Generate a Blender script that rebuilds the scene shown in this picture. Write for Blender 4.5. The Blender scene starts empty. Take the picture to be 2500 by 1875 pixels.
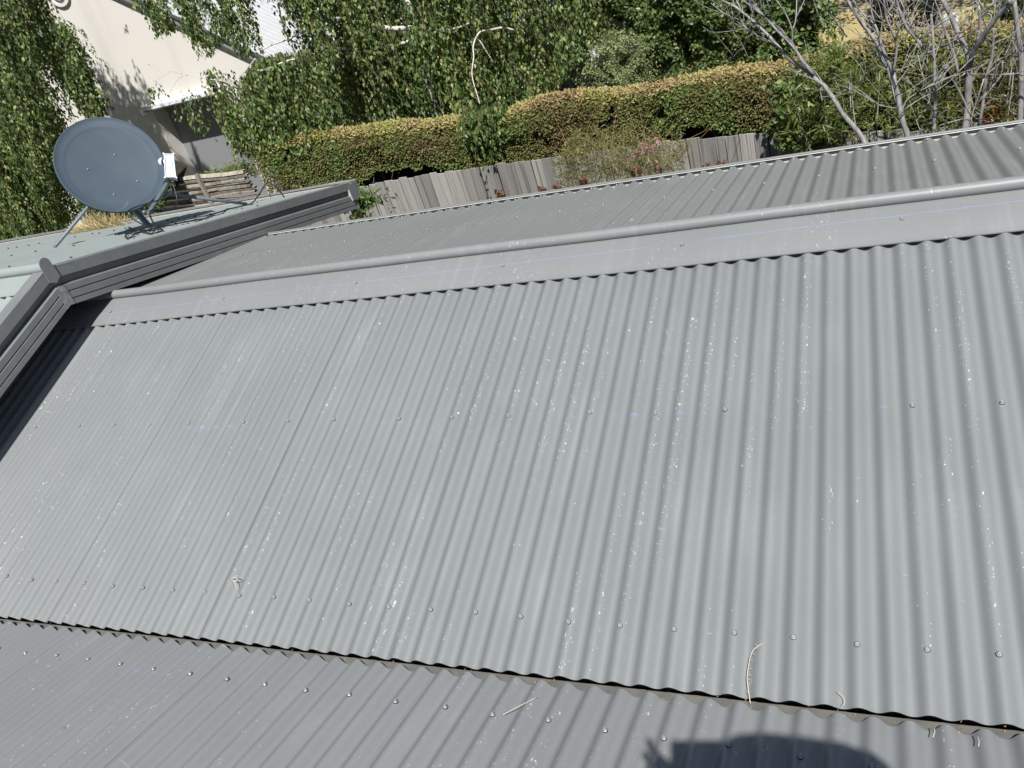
import bpy, bmesh, math, random
import numpy as np
from mathutils import Vector, Matrix
random.seed(7); rng = np.random.default_rng(11)
S = bpy.context.scene; COL = S.collection
R_ = math.radians
# ------------------------------------------------------------------ camera
cam_d = bpy.data.cameras.new('camera'); cam = bpy.data.objects.new('camera', cam_d); COL.objects.link(cam); S.camera = cam
right = Vector((0.9092, 0.3132, -0.2743)); down = Vector((-0.0435, -0.5838, -0.8107)); fwd = Vector((-0.4141, 0.7491, -0.5172))
CAM = Vector((3.1489, -1.2964, 1.8717))
M = Matrix.Identity(4)
for i in range(3):
    M[i][0] = right[i]; M[i][1] = -down[i]; M[i][2] = -fwd[i]; M[i][3] = CAM[i]
cam.matrix_world = M
cam_d.sensor_width = 36; cam_d.lens = 36 * 2050.2 / 2500
cam_d.clip_start = 0.02; cam_d.clip_end = 600
# ------------------------------------------------------------------ sky, sun, exposure
TO_SUN = Vector((0.23, -0.50, 0.83)).normalized()
W = bpy.data.worlds.new('World'); S.world = W; W.use_nodes = True
nt = W.node_tree; bg = nt.nodes['Background']; sk = nt.nodes.new('ShaderNodeTexSky')
sk.sky_type = 'NISHITA'; sk.sun_disc = False
sk.sun_elevation = math.asin(TO_SUN.z); sk.sun_rotation = math.atan2(TO_SUN.x, TO_SUN.y)
sk.air_density = 1.0; sk.dust_density = 1.0
nt.links.new(sk.outputs[0], bg.inputs[0]); bg.inputs[1].default_value = 0.052
sd = bpy.data.lights.new('sun', 'SUN'); sun = bpy.data.objects.new('sun', sd); COL.objects.link(sun)
sd.energy = 4.9; sd.angle = R_(0.55); sd.color = (1, 0.975, 0.94)
sun.rotation_euler = TO_SUN.to_track_quat('Z', 'Y').to_euler(); sun.location = (2, -6, 9)
S.view_settings.view_transform = 'Standard'; S.view_settings.look = 'None'
S.view_settings.exposure = 0.48; S.view_settings.gamma = 1; S.view_settings.use_curve_mapping = False
S.cycles.max_bounces = 8; S.cycles.transparent_max_bounces = 8

# ------------------------------------------------------------------ object helpers
def obj(name, me, mat=None, parent=None, label=None, cat=None, group=None, kind=None, smooth=False):
    o = bpy.data.objects.new(name, me); COL.objects.link(o)
    if mat is not None and not me.materials: me.materials.append(mat)
    if parent is not None: o.parent = parent
    tag(o, label, cat, group, kind)
    if smooth: me.polygons.foreach_set('use_smooth', [True] * len(me.polygons))
    return o
def tag(o, label=None, cat=None, group=None, kind=None):
    if label: o['label'] = label
    if cat: o['category'] = cat
    if group: o['group'] = group
    if kind: o['kind'] = kind
    return o
def empty(name, loc=(0, 0, 0), parent=None, **k):
    o = bpy.data.objects.new(name, None); COL.objects.link(o); o.location = loc; o.empty_display_size = .1
    if parent is not None: o.parent = parent
    return tag(o, **k)
def child(name, me, mat, root, **k):
    """a part whose mesh is given in world coordinates, under a root that only translates"""
    o = obj(name, me, mat, root, **k)
    p = root; off = Vector((0, 0, 0))
    while p is not None: off += p.location; p = p.parent
    o.location = -off
    return o
def pydata(name, v, f, smooth=False, uv=None):
    me = bpy.data.meshes.new(name); me.from_pydata([tuple(map(float, p)) for p in v], [], [tuple(map(int, q)) for q in f]); me.update()
    if smooth: me.polygons.foreach_set('use_smooth', [True] * len(me.polygons))
    if uv is not None:
        l = me.uv_layers.new(name='UVMap'); ix = np.zeros(len(me.loops), dtype=np.int32); me.loops.foreach_get('vertex_index', ix)
        l.data.foreach_set('uv', np.asarray(uv, dtype=np.float32)[ix].ravel())
    return me
def boxmesh(name, x0, x1, y0, y1, z0, z1, bev=0.0):
    bm = bmesh.new(); bmesh.ops.create_cube(bm, size=1)
    for v in bm.verts: v.co = Vector(((x0 + x1) / 2 + v.co.x * (x1 - x0), (y0 + y1) / 2 + v.co.y * (y1 - y0), (z0 + z1) / 2 + v.co.z * (z1 - z0)))
    if bev: bmesh.ops.bevel(bm, geom=bm.edges[:], offset=bev, segments=2, affect='EDGES')
    me = bpy.data.meshes.new(name); bm.to_mesh(me); bm.free(); return me
def frames(pts):
    pts = [Vector(p) for p in pts]; T = []
    for i in range(len(pts)):
        a = pts[max(0, i - 1)]; b = pts[min(len(pts) - 1, i + 1)]; d = (b - a)
        T.append(d.normalized() if d.length > 1e-9 else Vector((0, 0, 1)))
    n = T[0].orthogonal().normalized(); out = []
    for i, t in enumerate(T):
        n = (n - t * n.dot(t)); n = n.normalized() if n.length > 1e-6 else t.orthogonal().normalized()
        out.append((pts[i], n.copy(), t.cross(n)))
    return out
def smoothpts(pts, sub=4):
    """Catmull-Rom"""
    P = [Vector(p) for p in pts]
    if len(P) < 3: return P
    Q = [P[0] * 2 - P[1]] + P + [P[-1] * 2 - P[-2]]; out = []
    for i in range(1, len(Q) - 2):
        for s in range(sub):
            t = s / sub; a, b, c, d = Q[i - 1], Q[i], Q[i + 1], Q[i + 2]
            out.append(.5 * ((2 * b) + (c - a) * t + (2 * a - 5 * b + 4 * c - d) * t * t + (3 * b - a - 3 * c + d) * t ** 3))
    out.append(P[-1]); return out
class MB:
    """collects tubes, boxes and faces into ONE mesh"""
    def __init__(s): s.v = []; s.f = []
    def tube(s, pts, r0, r1=None, n=6, cap=True, wob=0.0):
        r1 = r0 if r1 is None else r1; F = frames(pts); b = len(s.v); m = len(F)
        for i, (p, u, w) in enumerate(F):
            r = r0 + (r1 - r0) * i / max(1, m - 1)
            if wob: r *= 1 + wob * (random.random() - .5)
            for k in range(n):
                a = 2 * math.pi * k / n; s.v.append(p + u * (r * math.cos(a)) + w * (r * math.sin(a)))
        for i in range(m - 1):
            for k in range(n):
                s.f.append((b + i * n + k, b + i * n + (k + 1) % n, b + (i + 1) * n + (k + 1) % n, b + (i + 1) * n + k))
        if cap:
            s.f.append(tuple(b + k for k in range(n))[::-1]); s.f.append(tuple(b + (m - 1) * n + k for k in range(n)))
        return s
    def sweep(s, prof, pts_fn, stations, closed=False):
        """prof: list of (a,b); pts_fn(station,a,b)->xyz"""
        b = len(s.v); n = len(prof)
        for st in stations:
            for p in prof: s.v.append(Vector(pts_fn(st, *p)))
        for i in range(len(stations) - 1):
            for k in range(n if closed else n - 1):
                s.f.append((b + i * n + k, b + i * n + (k + 1) % n, b + (i + 1) * n + (k + 1) % n, b + (i + 1) * n + k))
        return s
    def box(s, c, ax, ay, az, hx, hy, hz):
        c = Vector(c); b = len(s.v)
        for i in (-1, 1):
            for j in (-1, 1):
                for k in (-1, 1): s.v.append(c + ax * (i * hx) + ay * (j * hy) + az * (k * hz))
        for q in ((0, 1, 3, 2), (4, 6, 7, 5), (0, 4, 5, 1), (2, 3, 7, 6), (0, 2, 6, 4), (1, 5, 7, 3)): s.f.append(tuple(b + i for i in q))
        return s
    def mesh(s, name, smooth=False): 
        me = pydata(name, s.v, s.f, smooth)
        bm = bmesh.new(); bm.from_mesh(me); bmesh.ops.recalc_face_normals(bm, faces=bm.faces[:]); bm.to_mesh(me); bm.free(); return me

# ------------------------------------------------------------------ material helpers
class NT:
    def __init__(s, name):
        s.m = bpy.data.materials.new(name); s.m.use_nodes = True; s.t = s.m.node_tree; s.b = s.t.nodes['Principled BSDF']
    def n(s, typ, **k):
        nd = s.t.nodes.new('ShaderNode' + typ)
        for a, b in k.items():
            if a.startswith('i_'): nd.inputs[int(a[2:]) if a[2:].isdigit() else a[2:]].default_value = b
            else: setattr(nd, a, b)
        return nd
    def l(s, a, b): s.t.links.new(a, b)
    def math(s, op, a, b=None, c=None, clamp=False):
        nd = s.t.nodes.new('ShaderNodeMath'); nd.operation = op; nd.use_clamp = clamp
        for i, x in enumerate((a, b, c)):
            if x is None: continue
            if isinstance(x, (int, float)): nd.inputs[i].default_value = x
            else: s.l(x, nd.inputs[i])
        return nd.outputs[0]
    def mix(s, fac, a, b, blend='MIX'):
        nd = s.t.nodes.new('ShaderNodeMix'); nd.data_type = 'RGBA'; nd.blend_type = blend
        for i, x in ((0, fac), (6, a), (7, b)):
            if isinstance(x, (int, float)): nd.inputs[i].default_value = x
            elif isinstance(x, tuple): nd.inputs[i].default_value = x if len(x) == 4 else x + (1,)
            else: s.l(x, nd.inputs[i])
        return nd.outputs[2]
    def ramp(s, fac, stops, interp='LINEAR'):
        nd = s.t.nodes.new('ShaderNodeValToRGB'); e = nd.color_ramp.elements; nd.color_ramp.interpolation = interp
        while len(e) < len(stops): e.new(.5)
        for x, (p, c) in zip(e, stops): x.position = p; x.color = c if len(c) == 4 else tuple(c) + (1,)
        s.l(fac, nd.inputs[0]); return nd.outputs[0]
    def smooth(s, x, lo, hi):
        nd = s.t.nodes.new('ShaderNodeMapRange'); nd.interpolation_type = 'SMOOTHSTEP'; s.l(x, nd.inputs[0])
        nd.inputs[1].default_value = lo; nd.inputs[2].default_value = hi; nd.inputs[3].default_value = 0; nd.inputs[4].default_value = 1; return nd.outputs[0]
    def mapped(s, vec, scale, loc=(0, 0, 0)):
        nd = s.t.nodes.new('ShaderNodeMapping'); s.l(vec, nd.inputs[0]); nd.inputs['Scale'].default_value = scale; nd.inputs['Location'].default_value = loc; return nd.outputs[0]
    def noise(s, vec, scale, detail=3, rough=.5):
        nd = s.t.nodes.new('ShaderNodeTexNoise'); s.l(vec, nd.inputs['Vector']); nd.inputs['Scale'].default_value = scale; nd.inputs['Detail'].default_value = detail; nd.inputs['Roughness'].default_value = rough; return nd.outputs[0]
    def coord(s, which='Object'): return s.t.nodes.new('ShaderNodeTexCoord').outputs[which]
    def set(s, **k):
        for a, b in k.items():
            i = s.b.inputs[a.replace('_', ' ')]
            if isinstance(b, (int, float)): i.default_value = b
            elif isinstance(b, tuple): i.default_value = b if len(b) == 4 else b + (1,)
            else: s.l(b, i)
        return s.m
    def bump(s, h, strength=.3, dist=.01):
        nd = s.t.nodes.new('ShaderNodeBump'); nd.inputs['Strength'].default_value = strength; nd.inputs['Distance'].default_value = dist; s.l(h, nd.inputs['Height']); s.l(nd.outputs[0], s.b.inputs['Normal'])
def simple(name, col, rough=.6, var=.15, scale=8, spec=.5, bump=0, metal=0):
    n = NT(name); c = n.coord(); x = n.noise(c, scale, 4)
    lo = tuple(a * (1 - var) for a in col); hi = tuple(min(1, a * (1 + var)) for a in col)
    n.set(Base_Color=n.ramp(x, [(.3, lo), (.7, hi)]), Roughness=rough, Metallic=metal)
    n.b.inputs['Specular IOR Level'].default_value = spec
    if bump: n.bump(n.noise(c, scale * 6, 4), bump, .004)
    return n.m

P = 0.076                                                    # corrugation pitch
def metal_roof(name, col, chalk=None, specks=1.0, rough=.42, flat=False, seed=0.0):
    """painted corrugated steel; UV in metres: u across the sheets, v up the slope"""
    n = NT(name); uv0 = n.coord('UV'); uv = n.mapped(uv0, (1, 1, 1), (seed, seed * .7, 0))
    sp = n.n('SeparateXYZ'); n.l(uv0, sp.inputs[0]); u, v = sp.outputs[0], sp.outputs[1]
    big = n.noise(uv, 1.6, 3); streak = n.noise(n.mapped(uv, (22, 1.2, 1)), 1.0, 4); fine = n.noise(uv, 60, 3)
    base = n.mix(n.smooth(big, .3, .7), tuple(c * .965 for c in col), tuple(c * 1.025 for c in col))
    dust = n.math('MULTIPLY', n.smooth(streak, .48, .78), n.smooth(n.noise(uv, 3.1, 2), .35, .65))
    base = n.mix(n.math('MULTIPLY', dust, .10), base, (.55, .56, .55))
    base = n.mix(n.math('MULTIPLY', n.smooth(fine, .5, .8), .10), base, (.12, .125, .13))
    # where the flecks gather: along the crests and in loose patches
    crest = n.math('COSINE', n.math('MULTIPLY', u, 2 * math.pi / P))
    bias = n.smooth(n.noise(n.mapped(uv, (5, 1.4, 1)), 1.0, 3), .36, .66)
    if not flat: bias = n.math('MULTIPLY', bias, n.smooth(crest, -.9, .8))
    total = None
    for sc, stretch, dens, rad, k in ((62, .55, .58, .19, 0), (36, .26, .70, .115, 3.3), (150, .7, .56, .27, 5.2), (90, .25, .66, .15, 8.7)):
        vo = n.n('TexVoronoi', voronoi_dimensions='2D'); vo.inputs['Scale'].default_value = sc
        wob = n.n('VectorMath', operation='ADD'); n.l(n.mapped(uv, (1, stretch, 1), (k, k, 0)), wob.inputs[0])
        nz = n.n('TexNoise'); n.l(uv, nz.inputs['Vector']); nz.inputs['Scale'].default_value = sc * 1.3
        sc_ = n.n('VectorMath', operation='SCALE'); n.l(nz.outputs['Color'], sc_.inputs[0]); sc_.inputs['Scale'].default_value = .7 / sc
        n.l(sc_.outputs[0], wob.inputs[1]); n.l(wob.outputs[0], vo.inputs['Vector'])
        cs = n.n('SeparateColor'); n.l(vo.outputs['Color'], cs.inputs[0])
        r = n.math('MULTIPLY', n.math('POWER', cs.outputs[1], 1.6), rad)
        dot = n.smooth(n.math('SUBTRACT', r, vo.outputs['Distance']), -rad * .05, rad * .35)
        keep = n.math('GREATER_THAN', n.math('MULTIPLY', cs.outputs[0], n.math('ADD', n.math('MULTIPLY', bias, .75), .25)), dens * (1.0 if specks >= 1 else 1.06))
        m = n.math('MULTIPLY', n.math('MULTIPLY', dot, keep), n.math('ADD', n.math('MULTIPLY', cs.outputs[2], .6), .4))
        total = m if total is None else n.math('MAXIMUM', total, m)
    base = n.mix(n.math('MULTIPLY', total, min(1.0, .72 * specks)), base, (.66, .67, .66))
    # fine pale scratches
    wv = n.noise(n.mapped(uv, (9, 70, 1), (2, 1, 0)), 1.0, 2); scr = n.math('MULTIPLY', n.smooth(wv, .735, .76), n.smooth(n.noise(uv, 4.5, 2), .55, .62))
    base = n.mix(n.math('MULTIPLY', scr, .25), base, (.6, .62, .62))
    for (v0, sl, w, thr, amt) in (chalk or []):
        line = n.math('ABSOLUTE', n.math('SUBTRACT', v, n.math('ADD', n.math('MULTIPLY', u, sl), n.math('ADD', v0 - .002, n.math('MULTIPLY', n.noise(uv, 30, 2), .004)))))
        core = n.math('SUBTRACT', 1.0, n.smooth(line, w * .3, w)); halo = n.math('MULTIPLY', n.math('SUBTRACT', 1.0, n.smooth(line, w, w * 6)), n.math('MULTIPLY', n.smooth(n.noise(uv, 14, 3), .58, .72), .35))
        on = n.smooth(n.noise(n.mapped(uv, (2.2, .01, 1), (.4, 0, 0)), 1.0, 3), thr, thr + .10)
        if not flat and thr > .3: on = n.math('MULTIPLY', on, n.smooth(crest, -.2, .7))
        base = n.mix(n.math('MULTIPLY', n.math('MULTIPLY', n.math('MAXIMUM', core, halo), on), amt), base, (.25, .30, .66))
    n.set(Base_Color=base, Roughness=n.math('ADD', rough - .05, n.math('MULTIPLY', big, .1)))
    n.b.inputs['Specular IOR Level'].default_value = .5
    n.bump(n.noise(uv, 5, 2), .035, .02)
    return n.m
GREY = (.183, .195, .196)
m_main = metal_roof('painted_steel_main', GREY, [(.893, 0, .006, .49, .30)], 1.0, seed=0)
m_near = metal_roof('painted_steel_near', (.203, .213, .214), [(.166, 0, .004, .52, .32)], 1.0, seed=4.1)
m_far = metal_roof('painted_steel_far', (.187, .195, .187), [(.70, 0, .0035, .22, .6)], .8, seed=9.3)
m_cap = metal_roof('painted_steel_cap', (.190, .199, .199), [(1.675, .0128,   .0016, .34, .48), (1.660, .012, .0012, .62, .25)], .5, .46, True, seed=2.2)
m_upper = metal_roof('painted_steel_upper', (.262, .295, .278), None, .45, .5, seed=6.6)
m_gutter = simple('valley_gutter_steel', (.115, .112, .100), .55, .2, 20)
m_barge = simple('barge_paint', (.165, .172, .172), .45, .08, 12)
m_soffit = simple('soffit_paint', (.16, .16, .16), .8)
m_screw = simple('screw_head', (.33, .34, .34), .35, .1, 50, .5, metal=.2)
m_rust = simple('rusty_screw', (.11, .055, .04), .8, .3, 60)
m_gin = simple('gutter_inside_cream', (.50, .49, .45), .5, .08, 12)
m_brick = simple('house_wall_render', (.20, .19, .18), .9, .15, 6)
# traced limbs and outlines, world coordinates in metres
BARE1_BR=[[[(3.057,4.3,-0.305),(2.998,4.325,-0.176),(2.933,4.35,-0.083),(2.875,4.375,0.033),(2.83,4.4,0.11),(2.793,4.4,0.147),(2.741,4.433,0.205),(2.662,4.467,0.269),(2.608,4.5,0.323),(2.556,4.533,0.389),(2.498,4.567,0.461),(2.424,4.6,0.543),(2.359,4.633,0.607),(2.303,4.667,0.652),(2.2,4.7,0.713)],0.026,0.008],[[(2.77,4.4,0.198),(2.711,4.414,0.287),(2.673,4.429,0.365),(2.638,4.443,0.414),(2.578,4.457,0.49),(2.519,4.471,0.572),(2.45,4.486,0.662),(2.42,4.5,0.709)],0.017,0.007],[[(2.494,4.6,0.447),(2.436,4.62,0.466),(2.369,4.64,0.504),(2.335,4.66,0.577),(2.311,4.68,0.635),(2.304,4.7,0.689)],0.008,0.004],[[(2.658,4.45,0.396),(2.666,4.45,0.474),(2.642,4.45,0.568),(2.593,4.45,0.671)],0.009,0.005],[[(2.672,4.45,0.483),(2.69,4.5,0.528),(2.702,4.55,0.63)],0.008,0.005],[[(2.487,4.6,0.484),(2.436,4.55,0.599),(2.409,4.5,0.706)],0.009,0.005],[[(2.541,4.5,0.538),(2.554,4.45,0.598),(2.54,4.4,0.7)],0.006,0.003],[[(2.554,4.55,0.379),(2.469,4.583,0.422),(2.429,4.617,0.451),(2.398,4.65,0.466)],0.005,0.002],[[(2.373,4.6,0.508),(2.309,4.6,0.51),(2.29,4.6,0.502)],0.004,0.002],[[(2.328,4.65,0.563),(2.263,4.65,0.606),(2.215,4.65,0.646)],0.004,0.002],[[(2.309,4.6,0.51),(2.301,4.6,0.541),(2.293,4.6,0.566)],0.003,0.0015],[[(2.541,4.55,0.52),(2.492,4.55,0.587),(2.49,4.55,0.671)],0.005,0.003],[[(1.828,6.9,-0.341),(1.95,6.8,-0.218),(2.064,6.7,-0.115),(2.16,6.6,0.004)],0.008,0.004]]
BARE2_BR=[[[(3.302,4.3,-0.316),(3.265,4.318,-0.161),(3.249,4.336,-0.047),(3.232,4.355,0.065),(3.22,4.373,0.135),(3.197,4.391,0.201),(3.15,4.409,0.289),(3.112,4.427,0.363),(3.069,4.445,0.422),(3.026,4.464,0.502),(2.999,4.482,0.563),(2.99,4.5,0.588)],0.028,0.009],[[(3.193,4.42,0.199),(3.17,4.44,0.276),(3.153,4.46,0.346),(3.13,4.48,0.411),(3.081,4.5,0.46),(3.019,4.52,0.566)],0.014,0.007],[[(3.135,4.45,0.412),(3.119,4.45,0.502),(3.115,4.45,0.566)],0.008,0.005],[[(3.224,4.35,0.13),(3.243,4.33,0.237),(3.245,4.31,0.324),(3.223,4.29,0.397),(3.196,4.27,0.487),(3.19,4.25,0.595)],0.012,0.007],[[(3.246,4.33,0.318),(3.268,4.33,0.398),(3.303,4.33,0.422),(3.314,4.33,0.436)],0.006,0.003],[[(3.263,4.33,0.4),(3.25,4.33,0.439),(3.27,4.33,0.466)],0.004,0.002],[[(3.267,4.4,-0.184),(3.239,4.425,-0.105),(3.217,4.45,0.009),(3.196,4.475,0.12),(3.188,4.5,0.171)],0.012,0.007],[[(3.228,4.2,0.194),(3.273,4.2,0.193),(3.299,4.2,0.274),(3.35,4.2,0.348),(3.402,4.2,0.362)],0.005,0.003],[[(3.254,4.2,-0.087),(3.287,4.225,-0.011),(3.344,4.25,0.015),(3.445,4.275,0.049),(3.56,4.3,0.074)],0.006,0.004],[[(3.272,4.3,-0.091),(3.372,4.333,-0.046),(3.475,4.367,-0.019),(3.577,4.4,0.04)],0.005,0.003],[[(3.226,4.3,-0.071),(3.134,4.3,-0.031),(3.053,4.3,0.036)],0.006,0.003],[[(3.22,4.25,-0.076),(3.147,4.25,0.047),(3.071,4.25,0.168)],0.003,0.002],[[(2.972,4.6,0.33),(2.924,4.6,0.425),(2.881,4.6,0.507),(2.871,4.6,0.581)],0.008,0.005],[[(2.917,4.6,0.404),(2.85,4.6,0.458),(2.82,4.6,0.492)],0.004,0.002],[[(2.786,4.5,0.014),(2.858,4.5,0.007),(2.931,4.5,0.005),(2.986,4.5,0.013)],0.003,0.002]]
BARE3_BR=[[[(3.608,4.4,-0.394),(3.623,4.413,-0.258),(3.633,4.425,-0.091),(3.639,4.438,0.038),(3.639,4.45,0.101),(3.62,4.463,0.166),(3.582,4.475,0.262),(3.535,4.488,0.386),(3.498,4.5,0.469)],0.036,0.018],[[(3.638,4.4,0.083),(3.659,4.35,0.179),(3.705,4.3,0.277),(3.762,4.25,0.374),(3.82,4.2,0.466)],0.024,0.017],[[(3.705,4.3,0.277),(3.735,4.3,0.362),(3.712,4.3,0.382)],0.008,0.005],[[(3.707,4.3,0.424),(3.743,4.3,0.43),(3.765,4.3,0.455)],0.012,0.01],[[(3.453,4.7,-0.451),(3.467,4.72,-0.278),(3.47,4.74,-0.103),(3.468,4.76,0.039),(3.463,4.78,0.219),(3.458,4.8,0.316)],0.018,0.009],[[(3.614,4.9,-0.121),(3.598,4.9,-0.028),(3.572,4.9,0.066),(3.541,4.9,0.171),(3.51,4.9,0.28),(3.5,4.9,0.321)],0.014,0.009],[[(3.417,4.9,0.086),(3.375,4.9,0.153),(3.328,4.9,0.222),(3.298,4.9,0.297),(3.274,4.9,0.382),(3.265,4.9,0.43)],0.014,0.009],[[(3.372,4.8,0.193),(3.327,4.8,0.322),(3.284,4.8,0.443)],0.007,0.004],[[(3.405,4.4,0.19),(3.479,4.4,0.218),(3.528,4.4,0.213),(3.586,4.4,0.185)],0.006,0.004],[[(3.535,4.35,0.258),(3.601,4.35,0.302),(3.676,4.35,0.353),(3.735,4.35,0.395)],0.007,0.005],[[(3.373,4.3,0.11),(3.401,4.3,0.236),(3.411,4.3,0.276),(3.427,4.3,0.352),(3.446,4.3,0.358)],0.004,0.003],[[(3.609,4.2,0.106),(3.638,4.2,0.009),(3.653,4.2,-0.048),(3.648,4.2,-0.103)],0.004,0.002],[[(3.618,4.2,0.093),(3.712,4.2,0.075),(3.749,4.2,0.057)],0.003,0.002],[[(3.705,4.5,-0.181),(3.745,4.5,-0.137),(3.783,4.5,-0.087),(3.816,4.5,-0.038),(3.819,4.5,0.044)],0.012,0.006],[[(3.816,4.5,-0.038),(3.879,4.5,-0.05),(3.942,4.5,-0.073)],0.007,0.005],[[(3.562,4.2,-0.321),(3.63,4.2,-0.229),(3.63,4.2,-0.161)],0.007,0.004]]
BARE4_BR=[[[(3.734,5.0,-0.619),(3.76,5.0,-0.461),(3.784,5.0,-0.215),(3.814,5.0,-0.1),(3.822,5.0,0.016),(3.82,5.0,0.103)],0.022,0.01],[[(3.928,4.6,-0.452),(3.935,4.6,-0.351),(3.933,4.6,-0.148),(3.927,4.6,0.021),(3.903,4.6,0.189),(3.878,4.6,0.361)],0.03,0.018],[[(3.927,4.6,0.01),(3.875,4.6,0.141),(3.927,4.6,0.288),(3.944,4.6,0.336)],0.008,0.005],[[(3.876,4.5,0.049),(3.903,4.5,0.098),(3.935,4.5,0.134)],0.005,0.003],[[(3.753,4.8,-0.147),(3.687,4.8,-0.365),(3.639,4.8,-0.387)],0.006,0.004],[[(3.746,5.2,-0.041),(3.766,5.2,0.086),(3.754,5.2,0.206)],0.016,0.012]]
BIRCH_BR=[[[(-1.434,7.5,0.864),(-1.435,7.5,0.624),(-1.456,7.5,0.481),(-1.454,7.5,0.33),(-1.464,7.5,0.18),(-1.474,7.5,0.058),(-1.516,7.5,-0.448)],0.038,0.055],[[(-2.337,7.1,1.176),(-2.273,7.1,1.058),(-2.183,7.1,0.943)],0.016,0.02],[[(-1.411,7.42,0.591),(-1.63,7.378,0.638),(-1.865,7.337,0.738),(-1.911,7.295,0.802),(-2.08,7.253,0.859),(-2.198,7.212,0.919),(-2.229,7.17,0.931),(-2.332,7.128,0.92),(-2.447,7.087,0.887),(-2.619,7.045,0.866),(-2.727,7.003,0.85),(-2.893,6.962,0.847),(-3.019,6.92,0.824)],0.028,0.006],[[(-1.437,7.45,0.47),(-1.656,7.41,0.467),(-1.926,7.37,0.494),(-2.071,7.33,0.535),(-2.232,7.29,0.569),(-2.434,7.25,0.596)],0.02,0.008],[[(-1.43,7.45,0.489),(-1.294,7.41,0.491),(-1.137,7.37,0.497),(-0.972,7.33,0.501),(-0.788,7.29,0.506),(-0.653,7.25,0.538)],0.018,0.009],[[(-0.236,7.3,0.344),(-0.329,7.21,0.415),(-0.425,7.12,0.436),(-0.489,7.03,0.459),(-0.515,6.94,0.434),(-0.537,6.85,0.372),(-0.525,6.76,0.286),(-0.549,6.67,0.171),(-0.523,6.58,0.083),(-0.48,6.49,-0.017),(-0.438,6.4,-0.087)],0.012,0.004],[[(-0.388,6.7,0.445),(-0.347,6.7,0.321),(-0.303,6.7,0.204)],0.006,0.003],[[(-2.258,6.35,0.736),(-2.376,6.317,0.741),(-2.653,6.283,0.721),(-2.773,6.25,0.793)],0.012,0.005],[[(-2.627,6.25,0.858),(-2.788,6.217,0.768),(-2.883,6.183,0.711),(-2.928,6.15,0.634)],0.006,0.003],[[(-3.05,6.3,0.609),(-3.161,6.283,0.704),(-3.362,6.267,0.778),(-3.559,6.25,0.861),(-3.721,6.233,0.937),(-3.884,6.217,0.994),(-3.953,6.2,1.072)],0.005,0.002],[[(-3.603,6.3,0.854),(-3.714,6.267,0.846),(-3.855,6.233,0.753),(-3.878,6.2,0.718)],0.003,0.001],[[(-3.794,6.3,0.931),(-3.949,6.3,0.902),(-4.107,6.3,0.872)],0.003,0.001]]
BIRCHL_BR=[[[(-6.677,7.6,2.229),(-7.078,7.6,1.75),(-7.296,7.6,1.436),(-7.602,7.6,0.994),(-7.997,7.6,0.399)],0.05,0.06],[[(-6.75,7.0,1.679),(-6.73,7.0,1.584),(-6.724,7.0,1.492)],0.01,0.006],[[(-6.544,7.3,2.068),(-6.291,7.3,1.946),(-6.094,7.3,1.881)],0.01,0.004]]
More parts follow.
